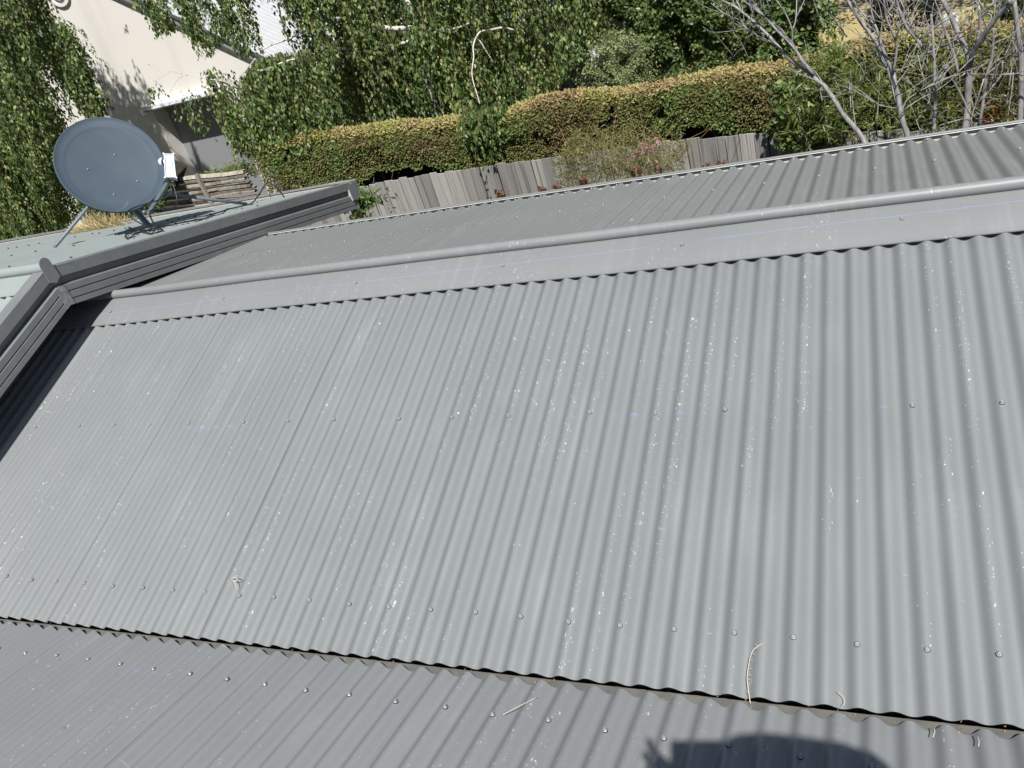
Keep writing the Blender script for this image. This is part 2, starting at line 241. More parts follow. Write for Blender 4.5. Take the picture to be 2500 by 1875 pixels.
POLYS={'L1':(7.2,[(-6.806,2.449),(-6.041,2.168),(-6.32,1.692),(-6.499,1.273),(-6.53,0.862),(-6.591,0.564),(-6.986,0.181),(-7.407,-0.228),(-7.506,-0.714),(-8.434,-1.123),(-10.136,-1.08)]),'L2':(7.0,[(-5.758,2.146),(-5.778,1.735),(-5.585,1.576),(-5.587,1.371),(-5.647,1.106),(-5.668,0.679),(-5.757,0.559),(-6.042,0.568),(-6.113,0.909),(-6.087,1.307),(-6.027,1.681)]),'L1B':(6.6,[(-6.103,2.409),(-5.521,2.177),(-5.752,1.726),(-5.961,1.289),(-6.065,0.917),(-6.29,0.487),(-6.82,-0.056),(-6.998,-0.498),(-7.703,-0.901),(-9.198,-0.871)]),'C2B':(7.1,[(-3.864,0.724),(-3.606,0.566),(-3.28,0.661),(-2.253,0.656),(-2.708,-0.315),(-3.106,-0.305),(-3.546,-0.348),(-3.878,-0.233),(-4.153,-0.01),(-4.005,0.366)]),'C3B':(8.4,[(-2.886,1.192),(0.296,0.465),(0.137,-0.197),(-0.348,-0.528),(-0.634,-0.698),(-1.12,-0.665),(-1.682,-0.801),(-2.275,-0.574),(-2.643,-0.447),(-3.545,-0.505),(-3.413,0.242)]),'C8':(6.9,[(-3.429,1.635),(-3.632,1.197),(-3.65,1.0),(-3.328,1.034),(-3.254,0.817),(-3.052,0.826),(-2.7,1.468)]),'T1':(6.25,[(-4.104,-0.257),(-3.905,-0.209),(-3.665,-0.19),(-3.455,-0.179),(-3.28,-0.284),(-3.401,-0.321),(-3.751,-0.278),(-3.936,-0.295)]),'L3':(5.6,[(-5.209,0.521),(-5.404,-0.006),(-5.261,-0.319),(-4.348,-0.385),(-4.081,-0.144),(-4.297,-0.003),(-4.928,0.313)]),'C1':(6.9,[(-4.286,1.831),(-4.421,1.517),(-4.418,1.375),(-4.305,1.31),(-4.316,1.271),(-4.222,1.241),(-4.163,1.33),(-4.056,1.257),(-3.996,1.285),(-4.026,1.431),(-3.857,1.541),(-3.765,1.472),(-3.867,1.247),(-3.8,1.092),(-3.695,1.04),(-3.738,0.957),(-3.652,0.918),(-3.521,1.024),(-3.371,1.142),(-3.282,1.113),(-3.324,0.983),(-3.271,0.821),(-3.282,0.731),(-3.086,0.823),(-2.149,0.632),(-1.849,1.274)]),'C2':(6.4,[(-3.425,0.848),(-3.222,0.915),(-3.165,0.807),(-3.168,0.669),(-2.991,0.733),(-2.697,0.848),(-1.783,0.799),(-2.22,-0.133),(-2.609,-0.172),(-2.618,-0.606),(-2.955,-0.737),(-3.053,-0.54),(-3.067,-0.314),(-3.284,-0.224),(-3.412,-0.093),(-3.45,0.077),(-3.385,0.305),(-3.439,0.574)]),'C3':(7.5,[(-2.382,1.268),(0.561,0.596),(0.416,-0.005),(-0.036,-0.353),(-0.297,-0.508),(-0.739,-0.48),(-1.255,-0.615),(-1.459,-0.502),(-1.782,-0.373),(-2.116,-0.257),(-2.39,-0.292),(-3.128,-0.277)]),'C4':(6.0,[(-0.498,0.042),(-0.012,-0.025),(-0.167,-0.447),(-0.279,-0.489),(-0.366,-0.298)]),'C5':(6.5,[(-4.37,0.859),(-4.213,0.808),(-4.358,0.623),(-4.425,0.673)]),'C6':(6.4,[(-4.108,0.7),(-3.926,0.692),(-4.034,0.449),(-4.16,0.406)]),'C7':(6.4,[(-3.836,0.726),(-3.592,0.629),(-3.69,0.413),(-3.734,0.126),(-3.839,0.226),(-3.921,0.428)]),'R1':(8.2,[(0.205,0.528),(2.731,-0.049),(2.612,-0.467),(2.411,-0.705),(2.215,-0.81),(1.295,-0.74),(0.692,-0.743),(0.761,-0.27),(0.468,-0.159),(0.245,0.037)]),'S1':(7.6,[(0.232,-0.487),(0.377,-0.168),(0.526,-0.079),(0.818,-0.115),(0.896,-0.587),(0.362,-0.562)]),'N1':(5.2,[(2.475,-0.3),(2.507,0.004),(2.683,0.198),(2.928,0.21),(3.155,0.037),(3.321,-0.285),(3.284,-0.514),(2.975,-0.512),(2.697,-0.382)]),'N2':(5.6,[(3.229,-0.621),(3.339,-0.147),(3.697,-0.026),(4.118,-0.054),(4.142,-0.656),(3.759,-0.655),(3.42,-0.629)]),'IVY':(5.4,[(2.424,-0.661),(2.454,-0.533),(2.582,-0.456),(2.779,-0.498),(2.82,-0.615),(2.767,-0.661)]),'G1':(4.9,[(0.761,-0.465),(0.792,-0.193),(0.915,-0.099),(1.179,-0.107),(1.526,-0.204),(1.796,-0.286),(1.766,-0.466),(1.394,-0.502)]),'K1':(4.6,[(-1.133,-0.395),(-1.058,-0.23),(-0.95,-0.202),(-0.874,-0.299),(-0.811,-0.373),(-0.882,-0.429)]),'O1':(5.5,[(3.826,-0.701),(3.838,-0.549),(3.953,-0.503),(4.038,-0.503),(4.059,-0.691),(3.929,-0.72)])}
FENCE_TOP=[(-2.428,6.15,-0.623),(-1.902,6.097,-0.593),(-1.172,6.024,-0.561),(-0.619,5.969,-0.56),(-0.096,5.917,-0.551),(0.485,5.859,-0.558),(1.497,5.757,-0.537),(1.853,5.722,-0.559),(2.448,5.662,-0.596),(2.728,5.634,-0.631),(3.448,5.562,-0.718),(3.863,5.521,-0.705),(4.045,5.502,-0.71)]
HEDGE_FRONT_TOP=[(-3.1,6.317,-0.111),(-2.605,6.267,-0.079),(-2.21,6.228,-0.069),(-1.05,6.112,-0.138),(-0.218,6.029,-0.188),(0.047,6.002,-0.137),(0.667,5.94,-0.101),(1.226,5.884,-0.125),(1.747,5.832,-0.148),(2.452,5.762,-0.15),(3.029,5.704,-0.097),(3.464,5.661,-0.106),(4.071,5.6,-0.137)]
# ================================================================== HOUSE WITH THE CORRUGATED ROOFS
house = empty('house', (0, 0, 0), label='house under grey corrugated steel roofs filling the lower part of the view', cat='house')
pm, pn, pf, pu = R_(15.5), R_(16.3), R_(12.0), R_(14.8)
def main_w(v, h): return (v * math.cos(pm) - h * math.sin(pm), v * math.sin(pm) + h * math.cos(pm))
def near_w(v, h): return (-.0215 - v * math.cos(pn) + h * math.sin(pn), .003 + v * math.sin(pn) + h * math.cos(pn))
RY, RZ = main_w(1.80, 0.0)
def far_w(v, h): return (RY + v * math.cos(pf) + h * math.sin(pf), RZ - v * math.sin(pf) + h * math.cos(pf))
UY, UZ, BX0 = 1.454, 0.800, -.675
def upf_w(v, h): return (UY + v * math.cos(pu) + h * math.sin(pu), UZ - v * math.sin(pu) + h * math.cos(pu))
def upn_w(v, h): return (UY - v * math.cos(pu) - h * math.sin(pu), UZ - v * math.sin(pu) + h * math.cos(pu))
# corrugation profile: crest and pan arcs joined by straight flanks
_m, _fl, _NT = .95, .10, 400
def _slope(t):
    t = t % 1.0; arc = .5 - _fl
    if t < arc / 2: return -_m * t / (arc / 2)
    if t < arc / 2 + _fl: return -_m
    if t < arc * 1.5 + _fl: return -_m + 2 * _m * (t - arc / 2 - _fl) / arc
    if t < arc * 1.5 + 2 * _fl: return _m
    return _m * (1 - t) / (arc / 2)
_tab = [0.0]
for _i in range(_NT): _tab.append(_tab[-1] + _slope((_i + .5) / _NT) * P / _NT)
def orb(t):
    q = (t % 1.0) * _NT; i = int(q); return _tab[i] + (_tab[min(i + 1, _NT)] - _tab[i]) * (q - i)
def sheet(fn, x0, x1, v0, v1, phase, mat, parent, seed, lift=True, nv=10, flip=False):
    r = random.Random(seed); seg = 20; dx = P / seg; n = int(round((x1 - x0) / dx)) + 1
    vs = [v0 + (v1 - v0) * i / nv for i in range(nv + 1)]
    V = []; UV = []
    a1, a2 = r.uniform(-.0012, .0012), r.uniform(0, 6)
    for v in vs:
        for i in range(n):
            x = x0 + i * dx; h = orb((x - phase) / P)
            if lift: h += (.0019 if x1 < 1.8 else .0010) * max(0, 1 - (x1 - x) / (.9 * P))
            h += a1 * math.sin(v * 2.1 + a2) * math.sin((x - x0) * 3.5)
            y, z = fn(v, h); V.append((x, y, z)); UV.append((x - phase, v))
    F = []
    for j in range(nv):
        for i in range(n - 1):
            q = (j * n + i, j * n + i + 1, (j + 1) * n + i + 1, (j + 1) * n + i)
            F.append(q[::-1] if flip else q)
    me = pydata('roof_sheet', V, F, True, UV)
    o = obj('roof_sheet', me, mat, parent)
    s = o.modifiers.new('t', 'SOLIDIFY'); s.thickness = .0011; s.offset = -1
    e = o.modifiers.new('e', 'EDGE_SPLIT'); e.split_angle = R_(50)
    return o
# ---- screw: neoprene washer, flange and hex head, shared mesh
def screw_mesh(name, mat):
    bm = bmesh.new()
    def disc(r0, r1, z0, z1, n, rot=0):
        a = [bm.verts.new((r0 * math.cos(2 * math.pi * k / n + rot), r0 * math.sin(2 * math.pi * k / n + rot), z0)) for k in range(n)]
        b = [bm.verts.new((r1 * math.cos(2 * math.pi * k / n + rot), r1 * math.sin(2 * math.pi * k / n + rot), z1)) for k in range(n)]
        for k in range(n): bm.faces.new((a[k], a[(k + 1) % n], b[(k + 1) % n], b[k]))
        bm.faces.new(b)
    disc(.0082, .0079, -.001, .0022, 12); disc(.0070, .0057, .0022, .0040, 12, .3); disc(.0044, .0041, .0040, .0092, 6, .2)
    bm.faces.ensure_lookup_table()
    for f_ in bm.faces[:13]: f_.material_index = 1
    me = bpy.data.meshes.new(name); bm.to_mesh(me); bm.free(); me.materials.append(mat); me.materials.append(m_washer); return me
m_washer = simple('neoprene_washer', (.03, .03, .032), .7)
sm_screw = screw_mesh('roof_screw', m_screw); sm_rust = screw_mesh('rusty_roof_screw', m_rust)
def screw(parent, x, fn, v, h=0.0, me=sm_screw, name='roof_screw'):
    o = bpy.data.objects.new(name, me); COL.objects.link(o); o.parent = parent
    y, z = fn(v, h); y2, z2 = fn(v, h + .1)
    nrm = Vector((random.uniform(-.01, .01), y2 - y, z2 - z)).normalized()
    o.matrix_local = Matrix.Translation((x, y, z)) @ nrm.to_track_quat('Z', 'Y').to_matrix().to_4x4() @ Matrix.Rotation(random.uniform(0, 6), 4, 'Z') @ Matrix.Scale(.9, 4)
    return o
X0, X1 = -1.04, 7.2
# ---- main slope, facing the camera
roof = empty('roof', parent=house, label='main grey corrugated slope rising from the valley to the ridge')
laps = [X0] + [(-7.45 + 10 * j) * P for j in range(0, 12) if (-7.45 + 10 * j) * P < X1 - .3]
laps = sorted(set([l for l in laps if l >= X0])) + [X1]
for i in range(len(laps) - 1):
    sheet(main_w, max(X0, laps[i] - .9 * P), laps[i + 1], 0.0, 1.70, 0, m_main, roof, 100 + i, lift=i < len(laps) - 2)
for k in range(-10, 92, 2): screw(roof, (k + random.uniform(-.06, .06)) * P, main_w, .158 + random.uniform(-.004, .004), .0005)
for k in (-8, -4, -1, 2, 5, 9, 12, 15, 19, 22, 25, 29, 32, 35, 42, 45, 49, 52, 55, 59, 62, 65, 69, 72): screw(roof, (k + random.uniform(-.05, .05)) * P, main_w, .9 + .0005 * (25 - k) + random.uniform(-.005, .005), .0005)
# ---- far slope
froof = empty('roof', parent=house, label='far corrugated slope falling away beyond the ridge to the gutter')
fl = [X0] + [(-4.45 + 10 * j) * P for j in range(0, 11)]
fl = [l for l in fl if l >= X0] + [X1]
for i in range(len(fl) - 1):
    sheet(far_w, fl[i], min(fl[i + 1] + .9 * P, X1), .05, 1.30, 0, m_far, froof, 200 + i, lift=i > 0, flip=True)
for k in (-9, -5, -2, 2, 5, 9, 12, 15, 19, 22, 25, 29, 32, 35, 38, 41, 44, 48, 51, 54, 58, 61, 64): screw(froof, (k + random.uniform(-.06, .06)) * P, far_w, .69 + random.uniform(-.005, .005), .0005)
for k in range(-12, 80, 2): screw(froof, (k + random.uniform(-.06, .06)) * P, far_w, 1.235 + random.uniform(-.005, .005), .0005)
# ---- ridge cap with its rolled top
def ridge_cap(parent, x0, x1, mat, prof_w, uvs, name='ridge_cap'):
    st = np.linspace(x0, x1, int((x1 - x0) / .35) + 2); V = []; UV = []; n = len(prof_w)
    for i, x in enumerate(st):
        jz = .0012 * math.sin(x * 2.3) + .0008 * math.sin(x * 5.1)
        for (y, z), q in zip(prof_w, uvs): V.append((x, y + jz, z + jz)); UV.append((x, q))
    F = [(i * n + k, (i + 1) * n + k, (i + 1) * n + k + 1, i * n + k + 1) for i in range(len(st) - 1) for k in range(n - 1)]
    me = pydata(name, V, F, True, UV); o = obj(name, me, mat, parent)
    s = o.modifiers.new('t', 'SOLIDIFY'); s.thickness = .0014; s.offset = -1
    e = o.modifiers.new('e', 'EDGE_SPLIT'); e.split_angle = R_(24); return o
def cap_profile(a_w, b_w, ridge_v, w_a, w_b, r=.0235):
    """a_w/b_w: slope functions; flange on slope a ends w_a from the ridge, on slope b w_b"""
    pr = []; uv = []
    for v, h in ((ridge_v - w_a, .0005), (ridge_v - w_a + .001, .0045), (ridge_v - w_a + .024, .0052), (ridge_v - w_a + .03, .007), (ridge_v - .10, .009), (ridge_v - .036, .011)):
        pr.append(a_w(v, h)); uv.append(v)
    cy, cz = a_w(ridge_v, .019)
    ang0, ang1 = math.atan2(a_w(0, 1)[1] - a_w(0, 0)[1], a_w(0, 1)[0] - a_w(0, 0)[0]) + R_(122), None
    for k in range(13):
        a = ang0 - R_(244) * k / 12; pr.append((cy + r * math.cos(a), cz + r * math.sin(a))); uv.append(ridge_v - .03 + .06 * k / 12)
    for v, h in ((.036, .010), (.10, .008), (w_b - .02, .006), (w_b, .0045), (w_b + .001, -.003)):
        pr.append(b_w(v, h)); uv.append(ridge_v + v)
    return pr, uv
pr, uvs = cap_profile(main_w, far_w, 1.80, .216, .15)
ridge_cap(roof, X0 + .004, X1, m_cap, pr, uvs)
for k in (-8.33, 1.96, 12.34, 22.04, 31.99, 42.07, 52.1, 62, 72): screw(roof, k * P, main_w, 1.678 + .0008 * k * P * 8, .0095)
for k in (-3.4, 6.6, 16.5, 26.6, 36.6, 46.4, 56, 66): screw(froof, k * P, far_w, .10, .009)
for k in (2.0, 42.08, 52.2):
    y, z = main_w(1.655, .0085); 
    screw(roof, k * P, main_w, 1.658, .0060).scale = (.55, .55, .5)
# ---- near roof in the foreground, falling towards the valley
nroof = empty('roof', parent=house, label='near corrugated slope in the foreground with the photographer\'s shadow on it')
nl = [-4.2] + [.031 + (-6.45 + 10 * j) * P for j in range(-4, 11)]
nl = [l for l in nl if -4.2 <= l < 7] + [X1]
for i in range(len(nl) - 1):
    sheet(near_w, nl[i], min(nl[i + 1] + .9 * P, X1), 0.0, 4.2, .031, m_near, nroof, 300 + i, lift=i > 0, nv=16, flip=True)
for k in range(-20, 92, 2): screw(nroof, .031 + (k + random.uniform(-.07, .07)) * P, near_w, .155 + random.uniform(-.006, .006), .0005)
# ---- valley gutter between the two slopes
vg = MB(); vg.sweep([(-.20, .030), (-.06, -.014), (-.04, -.0215), (.0010, -.0235), (.0018, -.028), (.0018, -.17), (.11, -.17), (.112, -.02)], lambda x, a, b: (x, a, b), list(np.linspace(-4.2, X1, 30)))
obj('valley_gutter', vg.mesh('valley_gutter'), m_gutter, house)
# ---- far eave gutter
gy, gz = far_w(1.30, 0)
fg = MB(); fg.sweep([(gy - .07, gz - .03), (gy - .068, gz - .11), (gy + .045, gz - .105), (gy + .058, gz - .03), (gy + .058, gz - .012), (gy + .048, gz - .006), (gy + .042, gz - .012)], lambda x, a, b: (x, a, b), list(np.linspace(-1.0, X1, 20)))
o = obj('eave_gutter', fg.mesh('eave_gutter'), m_gin, house); so = o.modifiers.new('t', 'SOLIDIFY'); so.thickness = .002
lip = MB().tube([(x, gy + .052, gz - .008) for x in np.linspace(-1.0, X1, 20)], .0085, n=8)
obj('gutter_lip', lip.mesh('gutter_lip', True), m_barge, o)
fb = boxmesh('fascia', -1.0, X1, gy - .098, gy - .074, gz - .2, gz - .03); obj('fascia', fb, m_barge, house)
# ---- walls under the roofs
obj('wall', boxmesh('wall', -1.0, X1, gy - .5, gy - .3, -2.4, gz - .06), m_brick, house)
obj('soffit', boxmesh('soffit', -1.0, X1, gy - .3, gy - .1, gz - .2, gz - .185), m_soffit, house)
obj('wall', boxmesh('wall', -4.2, X1, -4.3, -4.1, -2.4, .95), m_brick, house)
obj('wall', boxmesh('wall', X1 - .02, X1 + .16, -4.1, gy - .5, -2.4, -.1), m_brick, house)
# gable end wall of the higher roof, standing on the main slope
gw = MB(); gx = -1.045
ys = [.05, UY, 3.62]
for x in (gx - .15, gx):
    gw.v += [Vector((x, .05, -2.4)), Vector((x, 3.62, -2.4)), Vector((x, 3.62, UZ - .19 - (3.62 - UY) * math.tan(pu))), Vector((x, UY, UZ - .19)), Vector((x, .05, UZ - .19 - (UY - .05) * math.tan(pu)))]
gw.f += [(0, 1, 2, 3, 4), (9, 8, 7, 6, 5), (0, 5, 6, 1), (1, 6, 7, 2), (2, 7, 8, 3), (3, 8, 9, 4), (4, 9, 5, 0)]
obj('wall', gw.mesh('wall'), m_brick, house)
# ---- higher gabled roof at the left
uroof = empty('roof', parent=house, label='higher pale green-grey gabled roof at the left carrying the dish')
ul = [-6.6, -5.2, -4.44, -3.68, -2.92, -2.16, -1.40, -.715]
for i in range(len(ul) - 1):
    sheet(upf_w, ul[i], ul[i + 1] + (.06 if i < len(ul) - 2 else 0), .04, 2.80, .01, m_upper, uroof, 400 + i, lift=i > 0, flip=True)
    sheet(upn_w, ul[i], ul[i + 1] + (.06 if i < len(ul) - 2 else 0), .04, 1.35, .01, m_upper, uroof, 440 + i, lift=i > 0)
pr2, uv2 = cap_profile(lambda v, h: upn_w(.0 - (v - 1.8), h), upf_w, 1.80, .17, .17, .026)
ridge_cap(uroof, -6.6, BX0 + .002, m_upper, pr2, uv2)
for (x, y) in ((-2.463, 2.578), (-2.282, 2.598), (-1.211, 1.858), (-.961, 1.838), (-.78, 1.865), (-1.486, 1.849), (-2.476, 3.335), (-2.344, 3.344), (-2.255, 3.389), (-2.008, 3.419), (-1.895, 3.457), (-1.723, 3.416), (-1.594, 3.428), (-3.568, 3.321), (-3.38, 3.286), (-3.243, 3.283), (-3.158, 3.322), (-1.452, 3.429), (-1.3, 3.42), (-1.15, 3.43), (-1.0, 3.42), (-2.63, 3.4), (-2.8, 3.36), (-1.78, 1.86), (-2.1, 1.86), (-1.9, 2.6), (-1.1, 2.58), (-.86, 3.42), (-3.75, 3.3), (-3.9, 3.3)):
    x = .01 + round((x - .01) / P) * P; screw(uroof, x, upf_w, (y - UY) / math.cos(pu), .0005, sm_rust, 'roof_screw').scale = (1.15, 1.15, 1)
# barge: capping face, shadow recess and beaded fascia, mitred at the apex
BX = -.675; yA, yB = 4.16, .12
def bz(y): return UZ - abs(y - UY) * (math.tan(pu) if y > UY else math.tan(pu) * 1.0)
SA, SB = list(np.linspace(UY, yA, 8)), list(np.linspace(yB, UY, 6))
def barge_piece(name, prof, mat=m_barge, lab=None):
    for st in (SA, SB):
        b = MB(); b.sweep(prof, lambda y, x, t: (BX + x, y, bz(y) + t), st)
        o = obj(name, b.mesh(name), mat, house); s = o.modifiers.new('t', 'SOLIDIFY'); s.thickness = .002; s.offset = 0
barge_piece('barge_capping', [(-.075, .012), (-.002, .012), (0, .010), (0, -.048), (-.006, -.051)], m_barge)
barge_piece('barge_board', [(-.030, -.046), (-.030, -.088), (-.002, -.096), (0, -.099), (0, -.128), (-.007, -.131), (-.007, -.136), (.001, -.139), (.001, -.170), (-.007, -.173), (-.007, -.177), (.001, -.180), (.001, -.205), (-.03, -.207)], m_barge)
sf = MB(); sf.sweep([(-.38, -.19), (-.024, -.19)], lambda y, x, t: (BX + x, y, bz(y) + t), SB[:-1] + SA)
obj('soffit', sf.mesh('soffit'), m_soffit, house)
for yy, s in ((yA, 1),):
    e = MB(); e.v += [Vector((BX + x, yy + (.0 if t < -.1 else .02), bz(yy) + t)) for x, t in ((-.10, .01), (.004, .012), (.004, -.05), (.004, -.207), (-.10, -.207))]
    e.f.append((0, 1, 2, 3, 4)); o = obj('barge_end', e.mesh('barge_end'), m_barge, house); q = o.modifiers.new('t', 'SOLIDIFY'); q.thickness = .004
# mitre cover and ridge end plate
ec = MB(); pts = []
for k in range(9):
    a = math.pi * k / 8; pts.append((.033 * math.cos(a), .030 + .034 * math.sin(a)))
pts += [(-.036, -.055), (.0, -.075), (.036, -.055)]
nE = len(pts)
for x in (BX + .004, BX + .009): ec.v += [Vector((x, UY + a, UZ + b)) for a, b in pts]
ec.f += [tuple(range(nE)), tuple(range(2 * nE - 1, nE - 1, -1))] + [(k, (k + 1) % nE, nE + (k + 1) % nE, nE + k) for k in range(nE)]
obj('ridge_end_plate', ec.mesh('ridge_end_plate'), m_barge, house)
mt = MB(); mt.sweep([(-.030, -.052), (-.0275, -.089), (.002, -.098), (.003, -.128), (.003, -.205)], lambda y, x, t: (BX + x, y, bz(y) + t), [UY - .028, UY, UY + .030])
o = obj('mitre_cover', mt.mesh('mitre_cover'), simple('mitre_sealant', (.19, .195, .19), .4, .35, 40, bump=.3), house); q = o.modifiers.new('t', 'SOLIDIFY'); q.thickness = .002
for (y, t) in ((UY + .04, .0), (UY - .03, -.02), (UY + .03, -.128), (UY + .02, -.172), (3.72, -.02), (2.9, -.02), (.7, -.02)):
    o = bpy.data.objects.new('barge_screw', sm_screw); COL.objects.link(o); o.parent = house; o.scale = (.5, .5, .4)
    o.matrix_local = Matrix.Translation((BX + .001, y, bz(y) + t)) @ Matrix.Rotation(R_(90), 4, 'Y') @ Matrix.Diagonal((.5, .5, .5, 1))
# eave gutter of the higher roof with its bent lip
uy, uz = upf_w(2.80, 0)
ug = MB(); ug.sweep([(uy - .05, uz - .03), (uy - .05, uz - .12), (uy + .06, uz - .12), (uy + .085, uz - .03), (uy + .085, uz - .004), (uy + .075, uz - .004)], lambda x, a, b: (x, a, b), list(np.linspace(-6.6, BX + .01, 12)))
o = obj('eave_gutter', ug.mesh('eave_gutter'), m_gin, house); so = o.modifiers.new('t', 'SOLIDIFY'); so.thickness = .002
obj('gutter_lip', MB().tube([(x, uy + .082, uz + .0) for x in np.linspace(-6.6, BX + .012, 14)], .007, n=8).mesh('gutter_lip', True), m_barge, o)
ge = MB(); ge.v += [Vector((BX + .012, uy + a, uz + b)) for a, b in ((-.05, -.0), (-.05, -.12), (.02, -.13), (.06, -.12), (.085, -.03), (.085, .0))]; ge.f.append((0, 1, 2, 3, 4, 5))
q = obj('gutter_end', ge.mesh('gutter_end'), m_barge, o); q.modifiers.new('t', 'SOLIDIFY').thickness = .004
obj('wall', boxmesh('wall', -6.5, gx - .16, 3.45, 3.6, -2.4, uz - .13), m_brick, house)
obj('wall', boxmesh('wall', -6.5, gx - .16, .1, .25, -2.4, .3), m_brick, house)

# ================================================================== SATELLITE DISH
DC = Vector((-1.666, 3.030, .875)); Dn = Vector((.695, -.403, .596)).normalized(); Du = (Vector((0, 0, 1)) - Dn * Dn.z).normalized(); Dr = Du.cross(Dn)
DB = Vector((-1.70, 3.05, .42))
dish = empty('satellite_dish', DB, label='blue-grey satellite dish on a braced mast standing on the higher roof', cat='satellite dish')
def dp(r, u, n): return DC + Dr * r + Du * u + Dn * n
n = NT('dish_paint'); c = n.coord(); x = n.noise(c, 5, 4); y = n.noise(n.mapped(c, (30, 3, 9)), 1.0, 3)
col = n.mix(n.smooth(y, .68, .80), n.ramp(x, [(.3, (.044, .064, .084)), (.75, (.054, .076, .098))]), (.10, .13, .155))
m_dish = n.set(Base_Color=col, Roughness=.68); n.b.inputs["Specular IOR Level"].default_value = .3
m_dishm = simple('dish_mount_paint', (.13, .165, .19), .5, .12, 15)
a0, b0, dep = .334, .361, .055
V = []; F = []; NR, NS = 16, 64
V.append(dp(0, 0, -.062))
for i in range(1, NR + 1):
    t = i / NR
    for k in range(NS):
        an = 2 * math.pi * k / NS; rr = min(1.0, t / .86) * .90 if t < .999 else 1.0; V.append(dp(a0 * rr * math.cos(an), b0 * rr * math.sin(an), (-.032 - .030 * (1 - min(1.0, t / .86) ** 2)) if t < .87 else (-.026 if t < .94 else 0)))
for (t, h) in ((1.012, .002), (1.024, -.004), (1.024, -.018), (1.012, -.022)):
    for k in range(NS):
        an = 2 * math.pi * k / NS; V.append(dp(a0 * t * math.cos(an), b0 * t * math.sin(an), h))
for k in range(NS): F.append((0, 1 + k, 1 + (k + 1) % NS))
for i in range(NR + 3):
    for k in range(NS):
        a = 1 + i * NS; F.append((a + k, a + NS + k, a + NS + (k + 1) % NS, a + (k + 1) % NS))
me = pydata('reflector', V, F, True); o = child('reflector', me, m_dish, dish); s = o.modifiers.new('t', 'SOLIDIFY'); s.thickness = .0018; s.offset = -1
bolt = screw_mesh('bolt', simple('zinc_bolt', (.62, .64, .66), .25, .1, 60, .6, metal=.8))
for (r, u) in ((.073, .076), (-.135, .056), (.09, -.166), (-.095, -.186)):
    q = bpy.data.objects.new('bolt', bolt); COL.objects.link(q); q.parent = dish; pz = -.032 - .030 * (1 - (r / a0 / .9) ** 2 - (u / b0 / .9) ** 2)
    q.matrix_local = Matrix.Translation(dp(r, u, pz) - DB) @ Dn.to_track_quat('Z', 'Y').to_matrix().to_4x4() @ Matrix.Diagonal((.95, .95, 1.1, 1))
# feed arm, LNB with its horn
LB = dp(.20, -.398, .42)
arm0, arm1 = dp(.02, -.41, -.05), dp(.155, -.462, .385)
mb = MB(); ad = (arm1 - arm0).normalized(); mb.box((arm0 + arm1) / 2, ad, ad.cross(Du).normalized(), ad.cross(ad.cross(Du)).normalized(), (arm1 - arm0).length / 2, .011, .011)
child('feed_arm', mb.mesh('feed_arm'), m_dishm, dish)
mb = MB(); mb.tube([dp(0, -.30, -.055), dp(0, -.365, -.055), dp(.0, -.40, -.035)], .013, n=8); child('arm_bracket', mb.mesh('arm_bracket', True), m_dishm, dish)
lu = (Dr * .074 + Du * .135 + Dn * .04).normalized(); ln = (Dn - lu * Dn.dot(lu)).normalized(); lr = lu.cross(ln)
bm = bmesh.new(); bmesh.ops.create_cube(bm, size=1)
for v in bm.verts:
    w = .030 if v.co.z > 0 else .034; d_ = .022 if v.co.z > 0 else .030
    v.co = LB + lr * (v.co.x * 2 * w) + ln * (v.co.y * 2 * d_) + lu * (v.co.z * .155)
bmesh.ops.bevel(bm, geom=bm.edges[:], offset=.006, segments=2, affect='EDGES')
me = bpy.data.meshes.new('receiver'); bm.to_mesh(me); bm.free()
m_lnb = simple('receiver_plastic', (.56, .60, .65), .4, .06, 20); m_blk = simple('black_plastic', (.012, .012, .014), .5); 
lnb = child('receiver', me, m_lnb, dish)
hd = (dp(0, -.03, 0) - LB).normalized(); hp = LB + lu * .035 - ln * .012
child('feed_horn', MB().tube([hp, hp + hd * .045, hp + hd * .066, hp + hd * .078], .031, .027, n=16).mesh('feed_horn', True), m_lnb, lnb)
child('horn_ring', MB().tube([hp + hd * .018, hp + hd * .036], .0335, n=16).mesh('horn_ring', True), m_blk, lnb)
lm = MB(); lm.box(LB + lu * .01 + ln * .0285 + lr * .006, lr, lu, ln, .011, .022, .0006); child('rating_label', lm.mesh('rating_label'), simple('rating_label', (.55, .58, .6), .5), lnb)
lm = MB()
for t in (-.014, .012): lm.tube([LB - lu * .076 + lr * t, LB - lu * .098 + lr * t], .006, n=8)
child('cable_socket', lm.mesh('cable_socket'), m_dishm, lnb)
# mast, clamp, struts
mast_top = Vector((-1.80, 3.115, .86))
child('mast', MB().tube(smoothpts([(-1.575, 2.985, .395), (-1.66, 3.04, .455), (-1.755, 3.09, .54), (-1.795, 3.112, .66), mast_top], 5), .021, n=12).mesh('mast', True), m_dishm, dish)
mb = MB(); mb.box((Vector((-1.586, 2.99, .399))), Vector((1, 0, 0)), Vector((0, math.cos(pu), -math.sin(pu))), Vector((0, math.sin(pu), math.cos(pu))), .05, .045, .004); child('mast_foot', mb.mesh('mast_foot'), m_dishm, dish)
mb = MB(); mb.box(dp(-.02, -.06, -.085), Dr, Du, Dn, .11, .10, .012); mb.box(dp(-.01, -.05, -.12), Dr, Du, Dn, .045, .06, .035); child('back_bracket', mb.mesh('back_bracket'), m_dishm, dish)
child('strut', MB().tube([(-2.155, 2.66, .486), (-2.14, 2.678, .498), (-1.80, 3.10, .76)], .0125, n=10).mesh('strut', True), m_dishm, dish)
st = child('strut', MB().tube([(-1.396, 3.795, .186), (-1.61, 3.40, .467)], .0115, n=10).mesh('strut', True), m_dishm, dish)
